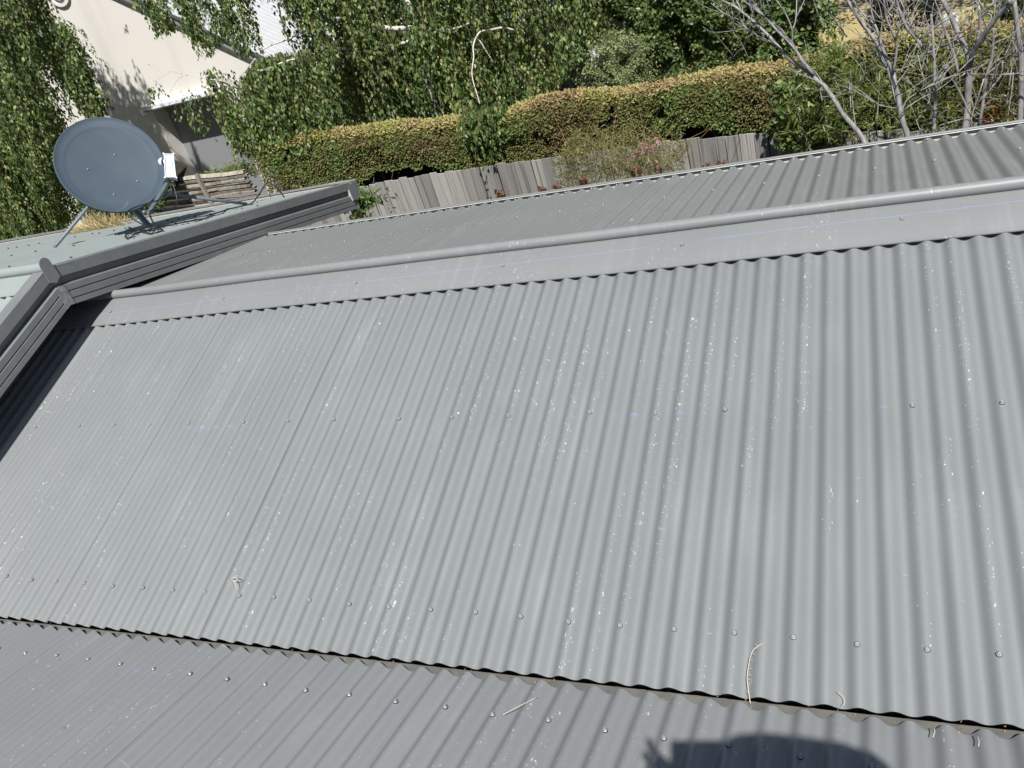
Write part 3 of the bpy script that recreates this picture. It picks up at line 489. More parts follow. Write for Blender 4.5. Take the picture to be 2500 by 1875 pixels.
child('strut_sleeve', MB().tube([(-1.58, 3.456, .427), (-1.775, 3.10, .68)], .015, n=10).mesh('strut_sleeve', True), m_dishm, st)
# coaxial cable hanging from the receiver and lying on the roof
def onup(x, y, h=.010): return (x, y, UZ - (y - UY) * math.tan(pu) + h)
s0 = LB - lu * .095
cab = MB()
cab.tube(smoothpts([s0 - lr * .01, s0 - lu * .10 - lr * .02 + ln * .02, (-1.42, 2.74, .62), (-1.30, 2.72, .50), onup(-1.06, 2.60), onup(-.99, 2.453), onup(-1.266, 2.643), onup(-1.653, 2.936), onup(-2.2, 3.36)], 6), .0052, n=6)
cab.tube(smoothpts([s0 + lr * .012, s0 - lu * .16 + lr * .02, (-1.36, 2.86, .56), onup(-1.247, 2.72), onup(-1.409, 2.777), onup(-1.476, 2.744), onup(-1.51, 2.727), onup(-1.373, 2.582), onup(-1.189, 2.426), onup(-1.155, 2.431), onup(-1.349, 2.655), onup(-1.342, 2.811), onup(-1.254, 2.926), onup(-1.009, 2.963)], 6), .0052, n=6)
cab.tube(smoothpts([onup(-1.52, 3.129), onup(-1.384, 3.165), onup(-1.241, 3.236), onup(-1.286, 3.461), onup(-1.25, 3.577), onup(-1.279, 3.729), (-1.45, 4.05, .17), (-1.50, 4.26, .18), (-1.40, 4.22, .13), onup(-1.084, 3.863)], 6), .0052, n=6)
tag(obj('coaxial_cable', cab.mesh('coaxial_cable', True), m_blk), 'black coaxial cable looping over the higher roof below the dish', 'cable')
# ================================================================== VEGETATION HELPERS
def fastmesh(name, V, T, mat, rnd=None):
    me = bpy.data.meshes.new(name); V = np.asarray(V, np.float32).reshape(-1, 3); T = np.asarray(T, np.int32).reshape(-1, 3); nf = len(T)
    me.vertices.add(len(V)); me.vertices.foreach_set('co', V.ravel()); me.loops.add(nf * 3); me.loops.foreach_set('vertex_index', T.ravel())
    me.polygons.add(nf); me.polygons.foreach_set('loop_start', np.arange(nf, dtype=np.int32) * 3)
    if rnd is not None:
        a = me.attributes.new('rnd', 'FLOAT', 'FACE'); a.data.foreach_set('value', np.asarray(rnd, np.float32))
    me.update(calc_edges=True); me.validate(); me.materials.append(mat); return me
def unit(a): return a / np.maximum(1e-9, np.linalg.norm(a, axis=1, keepdims=True))
def leafmesh(name, B, T, N, L, Wd, rnd, mat, fold=.18, waist=.36):
    T = unit(T); N = unit(N - T * np.sum(N * T, 1, keepdims=True)); Sd = np.cross(T, N); L = np.asarray(L)[:, None]; Wd = np.asarray(Wd)[:, None]
    v = np.stack([B, B + T * L * waist + Sd * Wd * .5 + N * Wd * fold, B + T * L, B + T * L * waist - Sd * Wd * .5 + N * Wd * fold], 1)
    n = len(B); i = np.arange(n)[:, None] * 4
    t = np.stack([i + [0, 1, 2], i + [0, 2, 3]], 1)
    return fastmesh(name, v, t, mat, np.repeat(rnd, 2))
_lat = rng.random((64, 64, 64))
def vnoise(x, y, z):
    def w(a): i = np.floor(a).astype(int); f = a - i; return i % 64, (i + 1) % 64, f * f * (3 - 2 * f)
    a0, a1, fx = w(np.asarray(x) + 100); b0, b1, fy = w(np.asarray(y) + 100); c0, c1, fz = w(np.asarray(z) + 100)
    g = lambda p, q, r: _lat[p, q, r]
    l = lambda a, b, t: a + (b - a) * t
    return l(l(l(g(a0, b0, c0), g(a1, b0, c0), fx), l(g(a0, b1, c0), g(a1, b1, c0), fx), fy), l(l(g(a0, b0, c1), g(a1, b0, c1), fx), l(g(a0, b1, c1), g(a1, b1, c1), fx), fy), fz)
def inpoly(poly, x, z):
    r = np.zeros(len(x), bool); n = len(poly)
    for i in range(n):
        (x1, z1), (x2, z2) = poly[i], poly[(i + 1) % n]
        c = ((z1 > z) != (z2 > z)) & (x < (x2 - x1) * (z - z1) / ((z2 - z1) if z2 != z1 else 1e-9) + x1); r ^= c
    return r
def rdir(n): return unit(rng.normal(size=(n, 3)))
def leaf_mat(name, stops, rough=.42, trans=.3, spec=.5):
    n = NT(name); at = n.n('Attribute'); at.attribute_name = 'rnd'
    col = n.ramp(at.outputs['Fac'], stops)
    n.set(Base_Color=col, Roughness=rough); n.b.inputs['Specular IOR Level'].default_value = spec
    tr = n.n('BsdfTranslucent'); n.l(n.mix(.5, col, (.30, .36, .05), 'MIX'), tr.inputs[0]); mx = n.n('MixShader'); mx.inputs[0].default_value = trans
    n.l(n.b.outputs[0], mx.inputs[1]); n.l(tr.outputs[0], mx.inputs[2]); n.l(mx.outputs[0], n.t.nodes['Material Output'].inputs[0]); return n.m
m_birch = leaf_mat('birch_leaf', [(0, (.042, .078, .022)), (.4, (.098, .158, .044)), (.75, (.175, .235, .068)), (.93, (.30, .33, .105)), (1, (.35, .32, .12))], .45, .32, .35)
m_dense = leaf_mat('dense_leaf', [(0, (.036, .066, .020)), (.5, (.078, .125, .034)), (.85, (.15, .19, .055)), (1, (.24, .26, .09))], .42, .3, .4)
m_pale = leaf_mat('pale_leaf', [(0, (.11, .14, .05)), (.5, (.20, .25, .10)), (1, (.36, .40, .20))], .5, .25)
m_narrow = leaf_mat('narrow_leaf', [(0, (.06, .088, .02)), (.5, (.13, .165, .038)), (.85, (.22, .235, .06)), (1, (.34, .31, .11))], .4, .3)
m_cyp = leaf_mat('cypress_spray', [(0, (.065, .042, .022)), (.2, (.135, .092, .038)), (.4, (.175, .142, .046)), (.6, (.135, .150, .038)), (.85, (.090, .150, .036)), (1, (.15, .23, .055))], .6, .2)
m_cyptop = leaf_mat('clipped_cypress_top', [(0, (.18, .125, .055)), (.35, (.34, .25, .11)), (.58, (.43, .33, .155)), (.8, (.24, .24, .065)), (1, (.35, .34, .09))], .7, .2)
m_redl = leaf_mat('red_shoot_leaf', [(0, (.07, .022, .018)), (.6, (.17, .062, .042)), (1, (.28, .14, .08))], .35, .3)
m_dry = leaf_mat('dry_grass_blade', [(0, (.42, .31, .14)), (1, (.72, .58, .34))], .7, .3)
m_pink = leaf_mat('pink_petal', [(0, (.45, .16, .20)), (1, (.72, .42, .48))], .5, .4)
m_orange = leaf_mat('dead_orange_needle', [(0, (.12, .03, .012)), (.6, (.26, .075, .025)), (1, (.36, .14, .05))], .7, .2)
m_grassy = leaf_mat('fine_foliage', [(0, (.07, .085, .025)), (.5, (.16, .16, .05)), (.8, (.27, .23, .09)), (1, (.38, .30, .15))], .55, .3)
def bark(name, a, b, sc=(9, 9, 2), patch=None):
    n = NT(name); c = n.coord(); x = n.noise(n.mapped(c, sc), 4, 5, .6); col = n.ramp(x, [(.3, a), (.65, b)])
    if patch:
        y = n.noise(n.mapped(c, (14, 14, 26)), 1.0, 4, .6); col = n.mix(n.smooth(y, .56, .63), col, patch)
    n.set(Base_Color=col, Roughness=.8); n.bump(x, .3, .004); return n.m
m_white_bark = bark('birch_bark', (.36, .33, .29), (.60, .57, .52), patch=(.05, .04, .034))
m_grey_bark = bark('grey_bark', (.10, .095, .09), (.34, .33, .32))
m_twig = bark('twig_bark', (.13, .09, .06), (.27, .20, .13))

RS = 1.0
def branches(root, segs, mat, ground=None, n=8, sub=3, trunk_name='trunk'):
    for i, (pts, r0, r1) in enumerate(segs):
        pts = [tuple(p) for p in pts]
        if i == 0 and ground is not None:
            lowfirst = pts[0][2] < pts[-1][2]; p = Vector(pts[0] if lowfirst else pts[-1]); d = (p - Vector(pts[1] if lowfirst else pts[-2])).normalized(); q1 = p + d * .55 + Vector((0, 0, -.15)); q = (q1.x + d.x * .45, q1.y + d.y * .3, ground - .05)
            pts = [q, tuple(q1)] + pts if lowfirst else pts + [tuple(q1), q]
        nm = trunk_name if i == 0 else 'branch'
        r0 *= RS; r1 *= RS; child(nm, MB().tube(smoothpts(pts, sub), r0, r1, n=n if r0 > .008 else 5, wob=.12).mesh(nm, True), mat, root)
def curtain(poly, y0, jit, dens, seed, Lr=(.35, .95), leaf=(.027, .064), sp=.021, top=(), lift=1.2, gap=.30, gs=4.6, back=0.0, wfac=.60, dvar=.08):
    """hanging strands of leaves kept inside an outline standing in the plane y=y0"""
    g = np.random.default_rng(seed); poly = [(x, z + (lift if i in top else 0)) for i, (x, z) in enumerate(poly)]
    xs = [p[0] for p in poly]; zs = [p[1] for p in poly]; A = (max(xs) - min(xs) + .1) * (max(zs) - min(zs) + .6); ns = int(A * dens)
    x0 = g.uniform(min(xs) - .05, max(xs) + .05, ns); zt = g.uniform(min(zs), max(zs) + .55, ns); L = g.uniform(*Lr, ns); yo = g.normal(0, jit, ns) + back * g.random(ns)
    yo = yo + dvar * (vnoise(x0 * 2.6, yo * 0 + seed, zt * 1.3) - .5); keep = (.55 * vnoise(x0 * gs * 1.7, yo * 3.0 + seed, zt * gs * .22) + .45 * vnoise(x0 * gs * .7, yo * 2.0 + seed + 9, zt * gs * .6)) > gap; x0, zt, L, yo = x0[keep], zt[keep], L[keep], yo[keep]
    B, Tt, N, LL, R, tw = [], [], [], [], [], []
    for i in range(len(x0)):
        m = int(L[i] / sp); t = np.arange(m) / m; a = g.normal(0, .10, 2); ph = g.uniform(0, 6)
        px = x0[i] + a[0] * t ** 2 * 1.2 + .02 * np.sin(t * 7 + ph); py = y0 + yo[i] + a[1] * t ** 2 + .02 * np.cos(t * 6 + ph); pz = zt[i] - L[i] * t
        ok = inpoly(poly, px, pz)
        if ok.sum() < 3: continue
        px, py, pz = px[ok], py[ok], pz[ok]; m = len(px); tw.append(np.stack([px, py, pz], 1))
        k = g.random(m) < .93; px, py, pz = px[k], py[k], pz[k]; m = len(px)
        an = g.uniform(0, 2 * np.pi, m); h = g.uniform(.25, 1.0, m)
        d = np.stack([np.cos(an) * h * .75, np.sin(an) * h * .75, -np.ones(m) * g.uniform(.6, 1.2, m)], 1)
        b = np.stack([px, py, pz], 1) + unit(d) * g.uniform(.008, .022, (m, 1)) + g.normal(0, .006, (m, 3))
        nn = np.stack([np.cos(an) * .6, np.sin(an) * .6 - .35, np.ones(m) * .5], 1) + g.normal(0, .55, (m, 3))
        B.append(b); Tt.append(d); N.append(nn); LL.append(g.uniform(*leaf, m)); R.append(np.clip(g.normal(.42, .22, m) + (.20 * g.normal()), 0, 1))
    B, Tt, N, LL, R = map(np.concatenate, (B, Tt, N, LL, R))
    return (B, Tt, N, LL, LL * wfac, R), tw
def twigmesh(name, tws, mat, r=.0017, every=2):
    V, T = [], []; b = 0
    for tw in tws[::every]:
        p = tw[::3]
        if len(p) < 2: continue
        k = len(p); o = np.array([[r, 0, 0], [-r * .5, r * .87, 0], [-r * .5, -r * .87, 0]])
        V.append((p[:, None, :] + o[None]).reshape(-1, 3))
        for i in range(k - 1):
            for q in range(3):
                a, c = b + i * 3 + q, b + i * 3 + (q + 1) % 3; T += [(a, c, c + 3), (a, c + 3, a + 3)]
        b += k * 3
    return fastmesh(name, np.concatenate(V), T, mat)
def cat(*a): return tuple(np.concatenate([x[i] for x in a]) for i in range(6))
def cloud(poly, y0, depth, count, seed, leaf=(.03, .05), wf=.6, top=(), lift=1.0, clump=3.5, gap=.34, face=(0, -.75, .65), spread=.8, rmean=.45, ej=.03):
    """leaves on the uneven sunny side of a bush whose outline stands in the plane y=y0"""
    g = np.random.default_rng(seed); poly = [(x, z + (lift if i in top else 0)) for i, (x, z) in enumerate(poly)]
    xs = [p[0] for p in poly]; zs = [p[1] for p in poly]; n = count * 3
    x = g.uniform(min(xs) - ej * 2, max(xs) + ej * 2, n); z = g.uniform(min(zs) - ej * 2, max(zs) + ej * 2, n)
    ok = inpoly(poly, x + g.normal(0, ej, n), z + g.normal(0, ej, n)); x, z = x[ok][:count], z[ok][:count]; n = len(x)
    s = vnoise(x * clump, z * 0 + seed, z * clump) * .7 + vnoise(x * clump * 2.7, z * 0 + seed + 5, z * clump * 2.7) * .3
    y = y0 + (s - .5) * -depth * .9 + g.exponential(depth * .22, n)
    keep = (vnoise(x * clump * 1.6, y * clump * 1.6, z * clump * 1.6) > gap); x, y, z, s = x[keep], y[keep], z[keep], s[keep]; n = len(x)
    B = np.stack([x, y, z], 1); N = np.array(face)[None] + g.normal(0, spread * .7, (n, 3)); T = g.normal(0, 1, (n, 3)) + np.array([0, -.2, -.35])[None]
    L = g.uniform(*leaf, n); return (B, T, N, L, L * wf, np.clip(g.normal(rmean, .2, n) + (s - .5) * .5, 0, 1))
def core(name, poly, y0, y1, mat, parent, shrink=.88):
    """near-black solid behind a leafy outline, standing in for its inner shade"""
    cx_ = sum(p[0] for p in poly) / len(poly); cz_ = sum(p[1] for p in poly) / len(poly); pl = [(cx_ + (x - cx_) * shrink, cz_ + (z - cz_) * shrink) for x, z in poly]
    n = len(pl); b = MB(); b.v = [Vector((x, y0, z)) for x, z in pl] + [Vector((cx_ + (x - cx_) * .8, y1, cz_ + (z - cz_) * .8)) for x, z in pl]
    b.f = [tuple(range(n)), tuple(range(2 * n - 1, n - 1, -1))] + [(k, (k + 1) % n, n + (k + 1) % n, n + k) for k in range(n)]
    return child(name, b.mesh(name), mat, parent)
m_heart = simple('inner_shade', (.020, .022, .012), .95, .5, 14)  # near-black so the colour itself gives the shade inside foliage
G0 = -2.4
# ================================================================== GROUND
def ground_mat(name, cols, sc):
    n = NT(name); c = n.coord(); x = n.noise(c, sc, 6, .65); y = n.noise(c, sc * 9, 3)
    n.set(Base_Color=n.mix(n.math('MULTIPLY', y, .5), n.ramp(x, cols), (.09, .10, .03)), Roughness=.95); n.bump(y, .5, .02); return n.m
gm = ground_mat('soil_and_grass', [(.3, (.05, .045, .03)), (.55, (.10, .085, .05)), (.75, (.07, .09, .03))], .8)
obj('ground', pydata('ground', [(-150, -150, G0 - .02), (150, -150, G0 - .02), (150, 200, G0 - .02), (-150, 200, G0 - .02)], [(0, 1, 2, 3)]), gm, kind='structure')
lm_ = ground_mat('dry_lawn', [(.3, (.36, .27, .12)), (.6, (.46, .36, .18)), (.8, (.28, .24, .10))], 1.3)
V = []; F = []; NX, NY = 24, 30
for j in range(NY + 1):
    for i in range(NX + 1):
        x = -1 + 16 * i / NX; y = 8.2 + 30 * j / NY; V.append((x, y, G0 + .02 + .9 * min(1, max(0, (y - 9) / 12)) + .05 * math.sin(x * 1.7 + y)))
for j in range(NY):
    for i in range(NX): a = j * (NX + 1) + i; F.append((a, a + 1, a + NX + 2, a + NX + 1))
obj('lawn', pydata('lawn', V, F, True), lm_, kind='structure')

# ================================================================== NEIGHBOUR'S HOUSE
def stucco(name, col):
    n = NT(name); c = n.coord(); x = n.noise(c, 1.2, 4); y = n.noise(c, 140, 2)
    n.set(Base_Color=n.mix(n.smooth(n.noise(n.mapped(c, (3, 3, .5)), 1.0, 4), .45, .75), tuple(a * 1.03 for a in col), tuple(a * .93 for a in col)), Roughness=.92); n.bump(y, .35, .004); return n.m
m_stucco = stucco('cream_render', (.67, .635, .585)); m_inset = stucco('grey_inset', (.22, .225, .235)); m_trim = simple('dark_trim', (.075, .075, .08), .6)  # inset grey darkened to carry the shade of the recess
m_whiter = simple('white_ribbed_roof', (.44, .45, .46), .5, .04); m_pwhite = simple('white_paint', (.74, .75, .77), .5, .05, 6); m_vgrey = simple('verandah_grey', (.16, .165, .175), .8, .2, 3)
YW = 9.0
nh = empty('neighbour_house', (-6, YW, G0), label='cream rendered house with a round gable vent and white roof behind the birches', cat='house')
sl = .70; XC = -4.42; zc = 1.642 - sl * (XC + 6.485); XA = -8.0; zA = 1.642 + sl * (-6.485 - XA)
def rz(x): return zA - sl * abs(x - XA)
dx0, dx1, dz1 = -6.955, -5.55, .165
wall = MB()
def quad(b, pts): k = len(b.v); b.v += [Vector(p) for p in pts]; b.f.append(tuple(range(k, k + len(pts))))
quad(wall, [(-13, YW, G0), (dx0, YW, G0), (dx0, YW, rz(dx0)), (XA, YW, zA), (-13, YW, rz(-13))])
quad(wall, [(dx1, YW, G0), (XC, YW, G0), (XC, YW, zc), (dx1, YW, rz(dx1))])
quad(wall, [(dx0, YW, dz1), (dx1, YW, dz1), (dx1, YW, rz(dx1)), (dx0, YW, rz(dx0))])
quad(wall, [(XC, YW, G0), (XC, YW + 5, G0), (XC, YW + 5, zc), (XC, YW, zc)])
quad(wall, [(dx0, YW, G0), (dx0, YW + .28, G0), (dx0, YW + .28, dz1), (dx0, YW, dz1)]); quad(wall, [(dx1, YW + .28, G0), (dx1, YW, G0), (dx1, YW, dz1), (dx1, YW + .28, dz1)]); quad(wall, [(dx0, YW + .28, dz1), (dx1, YW + .28, dz1), (dx1, YW, dz1), (dx0, YW, dz1)])
me = pydata('wall', wall.v, wall.f); child('wall', me, m_stucco, nh)
child('recessed_panel', boxmesh('recessed_panel', dx0 - .02, dx1 + .02, YW + .28, YW + .34, G0, dz1 + .02), m_inset, nh)
lg = child('window_hood', boxmesh('window_hood', dx0 - .075, dx1 + .1, YW - .11, YW + .02, dz1 + .002, dz1 + .066, .006), m_pwhite, nh)
child('hood_edge', boxmesh('hood_edge', dx0 - .078, dx1 + .1, YW - .114, YW - .06, dz1 - .010, dz1 + .001), m_trim, lg)
# sloping barge: dark trim, pale board, dark trim, then the ribbed roof
def sloped(name, x0, x1, o0, o1, y0, y1, mat, parent, s=1):
    a = (x0 if s > 0 else x0); b = MB(); zz = lambda x, o: rz(x) + o
    P8 = [(x0, y0, zz(x0, o0)), (x1, y0, zz(x1, o0)), (x1, y0, zz(x1, o1)), (x0, y0, zz(x0, o1))]; Q8 = [(x, y1, z) for x, _, z in P8]
    b.v = [Vector(p) for p in P8 + Q8]; b.f = [(0, 1, 2, 3), (7, 6, 5, 4), (0, 4, 5, 1), (1, 5, 6, 2), (2, 6, 7, 3), (3, 7, 4, 0)]
    return child(name, b.mesh(name), mat, parent)
for (x0, x1) in ((XA, XC + .35), (-13, XA)):
    sloped('barge_trim', x0, x1, .0, .035, YW - .05, YW + .02, m_trim, nh)
    sloped('barge_board', x0, x1, .0352, .125, YW - .035, YW + .02, m_inset, nh)
    sloped('barge_trim', x0, x1, .1252, .165, YW - .06, YW + .02, m_trim, nh)
rf = MB(); 
for (xa, xb) in ((XA, XC + .4),):
    nr = 60; prof = []
    for i in range(nr + 1):
        yy = YW - .03 + 7 * i / nr; prof.append((yy, .17)); 
        if i < nr: prof += [(yy + .085, .17), (yy + .092, .205), (yy + .108, .205), (yy + .115, .17)]
    rf.sweep(prof, lambda x, y, o: (x, y, rz(x) + o), [xa, xb])
child('roof', rf.mesh('roof'), m_whiter, nh)
rf = MB(); rf.sweep([(YW - .03, .17), (YW + 7, .17)], lambda x, y, o: (x, y, rz(x) + o), [-13, XA]); child('roof', rf.mesh('roof'), m_whiter, nh)
# round gable vent with rings and a bar
vx, vz = -7.55, 2.00
def ring(name, r0, r1, y, th, mat, parent, n=40):
    b = MB(); 
    prof = [(r0, y), (r0, y - th), (r1, y - th), (r1, y)]
    b.sweep(prof, lambda a, r, yy: (vx + r * math.cos(a), yy, vz + r * math.sin(a)), list(np.linspace(0, 2 * math.pi, n + 1)), closed=True); return child(name, b.mesh(name), mat, parent)
vr = ring('gable_vent', .165, .205, YW, .035, m_stucco, nh); ring('vent_ring', .0, .150, YW, .02, m_stucco, vr); ring('vent_rim', .118, .130, YW - .02, .014, m_trim, vr)
child('vent_bar', boxmesh('vent_bar', vx - .1, vx + .1, YW - .034, YW - .02, vz - .045, vz - .02), m_trim, vr)
# side verandah in shade: back wall, slab edge, posts, bench
child('wall', boxmesh('wall', XC, .3, 11.6, 11.75, G0, .1), m_vgrey, nh)
child('verandah_roof', boxmesh('verandah_roof', XC + .02, .6, 9.6, 11.6, -.02, .06), m_vgrey, nh)
child('upper_wall', boxmesh('upper_wall', -3.3, .3, 10.7, 10.8, .07, 1.5), m_pwhite, nh)
for (x, y, w) in ((-4.10, 9.5, .07), (-3.78, 9.9, .05), (-3.30, 9.6, .07), (-2.9, 9.6, .05), (-.27, 10.0, .07), (-1.43, 10, .05)):
    child('post', boxmesh('post', x - w, x + w, y - w, y + w, G0, -.02 if x < 0 else .2), m_pwhite, nh)
child('bench', boxmesh('bench', -4.3, -3.75, 9.2, 9.6, -1.02, -.92, .01), m_pwhite, nh)
child('white_panel', boxmesh('white_panel', -.24, .02, 10.0, 10.06, -.72, -.34), m_pwhite, nh)
child('white_panel', boxmesh('white_panel', -1.75, -1.2, 10.2, 10.26, G0, -.72), m_inset, nh)

# ================================================================== FENCE OF PALINGS
def wood(name, a, b, dark, sc=1.0):
    n = NT(name); oi = n.n('ObjectInfo'); c = n.coord(); ad = n.n('VectorMath', operation='ADD'); n.l(c, ad.inputs[0]); cb = n.n('CombineXYZ'); n.l(n.math('MULTIPLY', oi.outputs['Random'], 37), cb.inputs[0]); n.l(n.math('MULTIPLY', oi.outputs['Random'], 11), cb.inputs[2]); n.l(cb.outputs[0], ad.inputs[1])
    g = n.noise(n.mapped(ad.outputs[0], (7 * sc, 7 * sc, .55 * sc)), 6, 6, .65); k = n.noise(n.mapped(ad.outputs[0], (3, 3, .5)), 2.2, 4, .6)
    col = n.ramp(g, [(.28, a), (.7, b)]); col = n.mix(n.math('MULTIPLY', n.smooth(k, .50, .68), .75), col, dark)
    hs = n.n('HueSaturation'); n.l(col, hs.inputs['Color']); n.l(n.math('ADD', .62, n.math('MULTIPLY', oi.outputs['Random'], .60)), hs.inputs['Value'])
    n.set(Base_Color=hs.outputs[0], Roughness=.9); n.bump(g, .5, .004); return n.m
m_pal = wood('weathered_paling', (.125, .12, .112), (.46, .445, .41), (.055, .046, .038))
m_slat = wood('pale_slat', (.21, .185, .15), (.47, .42, .335), (.12, .10, .075))
fx = [p[0] for p in FENCE_TOP]; fz = [p[2] for p in FENCE_TOP]
def fence_y(x): return 6.1 - .1 * (x + 1.93)
fence = empty('timber_fence', (0, 6.0, G0), label='weathered grey timber paling fence running below the hedge', cat='fence')
fd_ = Vector((1, -.1, 0)).normalized(); x = -3.1; i = 0
pal_me = boxmesh('paling', -.5, .5, -.5, .5, -.5, .5); pal_me.materials.append(m_pal)
knot = bpy.data.meshes.new('nail'); bm = bmesh.new(); bmesh.ops.create_cone(bm, cap_ends=True, segments=7, radius1=.005, radius2=.004, depth=.004); bm.to_mesh(knot); bm.free(); knot.materials.append(m_trim)
while x < 6.4:
    w = random.choice((.098, .10, .103, .118, .135)) if x > 1.2 else random.choice((.088, .094, .10, .10, .115))
    zt = float(np.interp(x + w / 2, fx, fz)) + random.uniform(-.008, .010); h = zt - G0 - .02
    o = bpy.data.objects.new('paling', pal_me); COL.objects.link(o); o.parent = fence
    o.location = Vector((x + w / 2, fence_y(x + w / 2) + (.009 if i % 2 else -.009) + random.uniform(-.003, .003), G0 + .02 + h / 2)) - fence.location
    o.rotation_euler = (random.uniform(-.008, .008), random.uniform(-.010, .010), math.atan2(-.1, 1)); o.scale = (w + (.006 if i % 2 == 0 else -.003), .017, h)
    x += w; i += 1
for zz in (-.95, -1.9):
    b = MB(); b.box((1.6, fence_y(1.6) + .05, zz), fd_, Vector((-fd_.y, fd_.x, 0)), Vector((0, 0, 1)), 4.8, .022, .04); child('rail', b.mesh('rail'), m_pal, fence)
# slatted fence of bleached boards left of it
sf_ = empty('slatted_fence', (-4, 6.25, G0), label='bleached horizontal slat fence behind the dish, boards sagging', cat='fence')
for k in range(42):
    z = -.205 - k * .043; b = MB(); r_ = random.Random(k); hh = r_.uniform(.011, .0155)
    x0, x1 = -5.3 + r_.uniform(-.05, .05), -3.33 + .004 * k + r_.uniform(-.06, .03); a1, a2, a3 = r_.uniform(-.006, .006), r_.uniform(0, 6), r_.uniform(-.010, .010)
    st = list(np.linspace(x0, x1, 13))
    b.sweep([(-.022 - .02 * r_.random(), -hh), (.02, -hh * .8), (.02, hh * .8), (-.022 - .02 * r_.random(), hh)], lambda xx, q, t: (xx, 6.22 - .04 * (xx + 4) + q, z + t + .010 * math.sin(xx * 3.1 + a2) + a3 * (xx + 4) + a1 * math.sin(xx * 9 + a2) - .03 * (xx + 4)), st, closed=True)
    child('slat', b.mesh('slat'), m_slat, sf_)
for xx in (-5.25, -4.00):
    b = MB(); b.box((xx, 6.165 - .04 * (xx + 4), -1.28), Vector((1, 0, 0)), Vector((0, 1, 0)), Vector((0, 0, 1)), .022, .015, 1.12); child('batten', b.mesh('batten'), m_slat, sf_)
ex = MB(); ex.box((-3.36, 6.26, -1.5), Vector((1, 0, 0)), Vector((0, 1, 0)), Vector((0, 0, 1)), .05, .05, 1.1); pass

# ================================================================== HEDGE
hx = [p[0] for p in HEDGE_FRONT_TOP]; hz = [p[2] for p in HEDGE_FRONT_TOP]
def hedge_top(x): return np.interp(x, hx, hz) + .02 * np.sin(np.asarray(x) * 4.2)
hedge = empty('cypress_hedge', (0, 6.6, G0), label='clipped cypress hedge with bronzed sunlit top rising above the paling fence', cat='hedge')
def hb(x): return np.interp(x, fx, fz) - .05 + .16 * np.clip(vnoise(x * 1.7, x * 0, x * 0 + 3) - .42, 0, 1) + .06 * (vnoise(x * 6, x * 0, x * 0 + 9) - .5) + .14 * np.exp(-((x + 1.25) / .5) ** 2) + .06 * np.exp(-((x - 2.75) / .25) ** 2) + .05 * np.exp(-((x - 1.75) / .2) ** 2)
n_ = 80000; x = rng.uniform(-3.22 , 6.6, n_); t = rng.random(n_) ** .9; zb = hb(x); z = zb + (hedge_top(x) - zb) * t
yf = fence_y(x) + .04 + .12 * (vnoise(x * 2.2, z * 0, z * 2.5) - .5) + .05 * (vnoise(x * 7, z * 0, z * 7) - .5) + .10 * (1 - t) ** 2 * 0 + np.clip(t - .82, 0, 1) * .45
hole = vnoise(x * 9, z * 0 + 7, z * 9) > .13
y = yf + rng.exponential(.028, n_); k = hole; x, y, z, t = x[k], y[k], z[k], t[k]; n_ = len(x)
T = np.stack([rng.normal(0, .75, n_), -rng.uniform(.3, 1.1, n_), rng.normal(.05, .6, n_)], 1); N = np.stack([rng.normal(0, .6, n_), -rng.uniform(.1, .9, n_), rng.uniform(.2, 1.1, n_)], 1)
cn = .62 * vnoise(x * 2.1, x * 0, z * 3.2) + .38 * vnoise(x * 8, x * 0 + 4, z * 8); rn = np.clip((cn - .5) * 1.15 + .52 + rng.normal(0, .20, n_) - .10 * (x > 2.9), 0, 1)
rn = np.where((t < .2) & (rng.random(n_) < .6), np.clip(rn + .3, 0, 1), rn)
L = rng.uniform(.016, .040, n_); child('foliage', leafmesh('foliage', np.stack([x, y, z], 1), T, N, L, L * .42, rn, m_cyp, .1, .5), None, hedge, kind='stuff')
n_ = 30000; x = rng.uniform(-3.2, 6.6, n_); q = rng.random(n_); y = fence_y(x) + .10 + .25 * q + rng.normal(0, .015, n_); z = hedge_top(x) - .05 * np.exp(-q * 14) + .05 * (vnoise(x * 3, y * 3, x * 0) - .5) + rng.normal(0, .010, n_) + .03 * np.sin(q * 3) - np.clip(q - .9, 0, 1) * 1.2
T = np.stack([rng.normal(0, .8, n_), rng.normal(-.1, .7, n_), rng.uniform(.1, .8, n_)], 1); N = np.stack([rng.normal(0, .4, n_), rng.normal(-.35, .4, n_), np.ones(n_)], 1)
rn = np.clip(.45 + .9 * (vnoise(x * 3.5, y * 3.5, x * 0 + 2) - .5) + rng.normal(0, .17, n_) + .22 * np.clip(.6 - x, 0, 1) * (x < .6) + .2 * (q < .12), 0, 1)
L = rng.uniform(.02, .042, n_); child('top_foliage', leafmesh('top_foliage', np.stack([x, y, z], 1), T, N, L, L * .45, rn, m_cyptop, .1, .5), None, hedge, kind='stuff')
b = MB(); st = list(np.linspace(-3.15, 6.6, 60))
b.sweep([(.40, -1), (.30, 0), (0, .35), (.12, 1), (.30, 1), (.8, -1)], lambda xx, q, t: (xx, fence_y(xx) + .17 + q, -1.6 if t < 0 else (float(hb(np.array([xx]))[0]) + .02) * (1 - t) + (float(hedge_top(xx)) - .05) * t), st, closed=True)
child('shade_core', b.mesh('shade_core'), m_heart, hedge)  # near-black filler standing in for shade inside and under the hedge
tw = MB()
for k in range(90):
    xx = random.uniform(-3.6, 5.5); z0 = float(hb(np.array([xx]))[0]) + .05; p = Vector((xx, fence_y(xx) + .12, z0)); d = Vector((random.uniform(-1, 1), random.uniform(-.3, .1), random.uniform(-.5, .35))).normalized() * random.uniform(.08, .25)
    tw.tube(smoothpts([p, p + d * .5 + Vector((0, 0, random.uniform(-.03, .03))), p + d], 2), .002, .001, n=4)
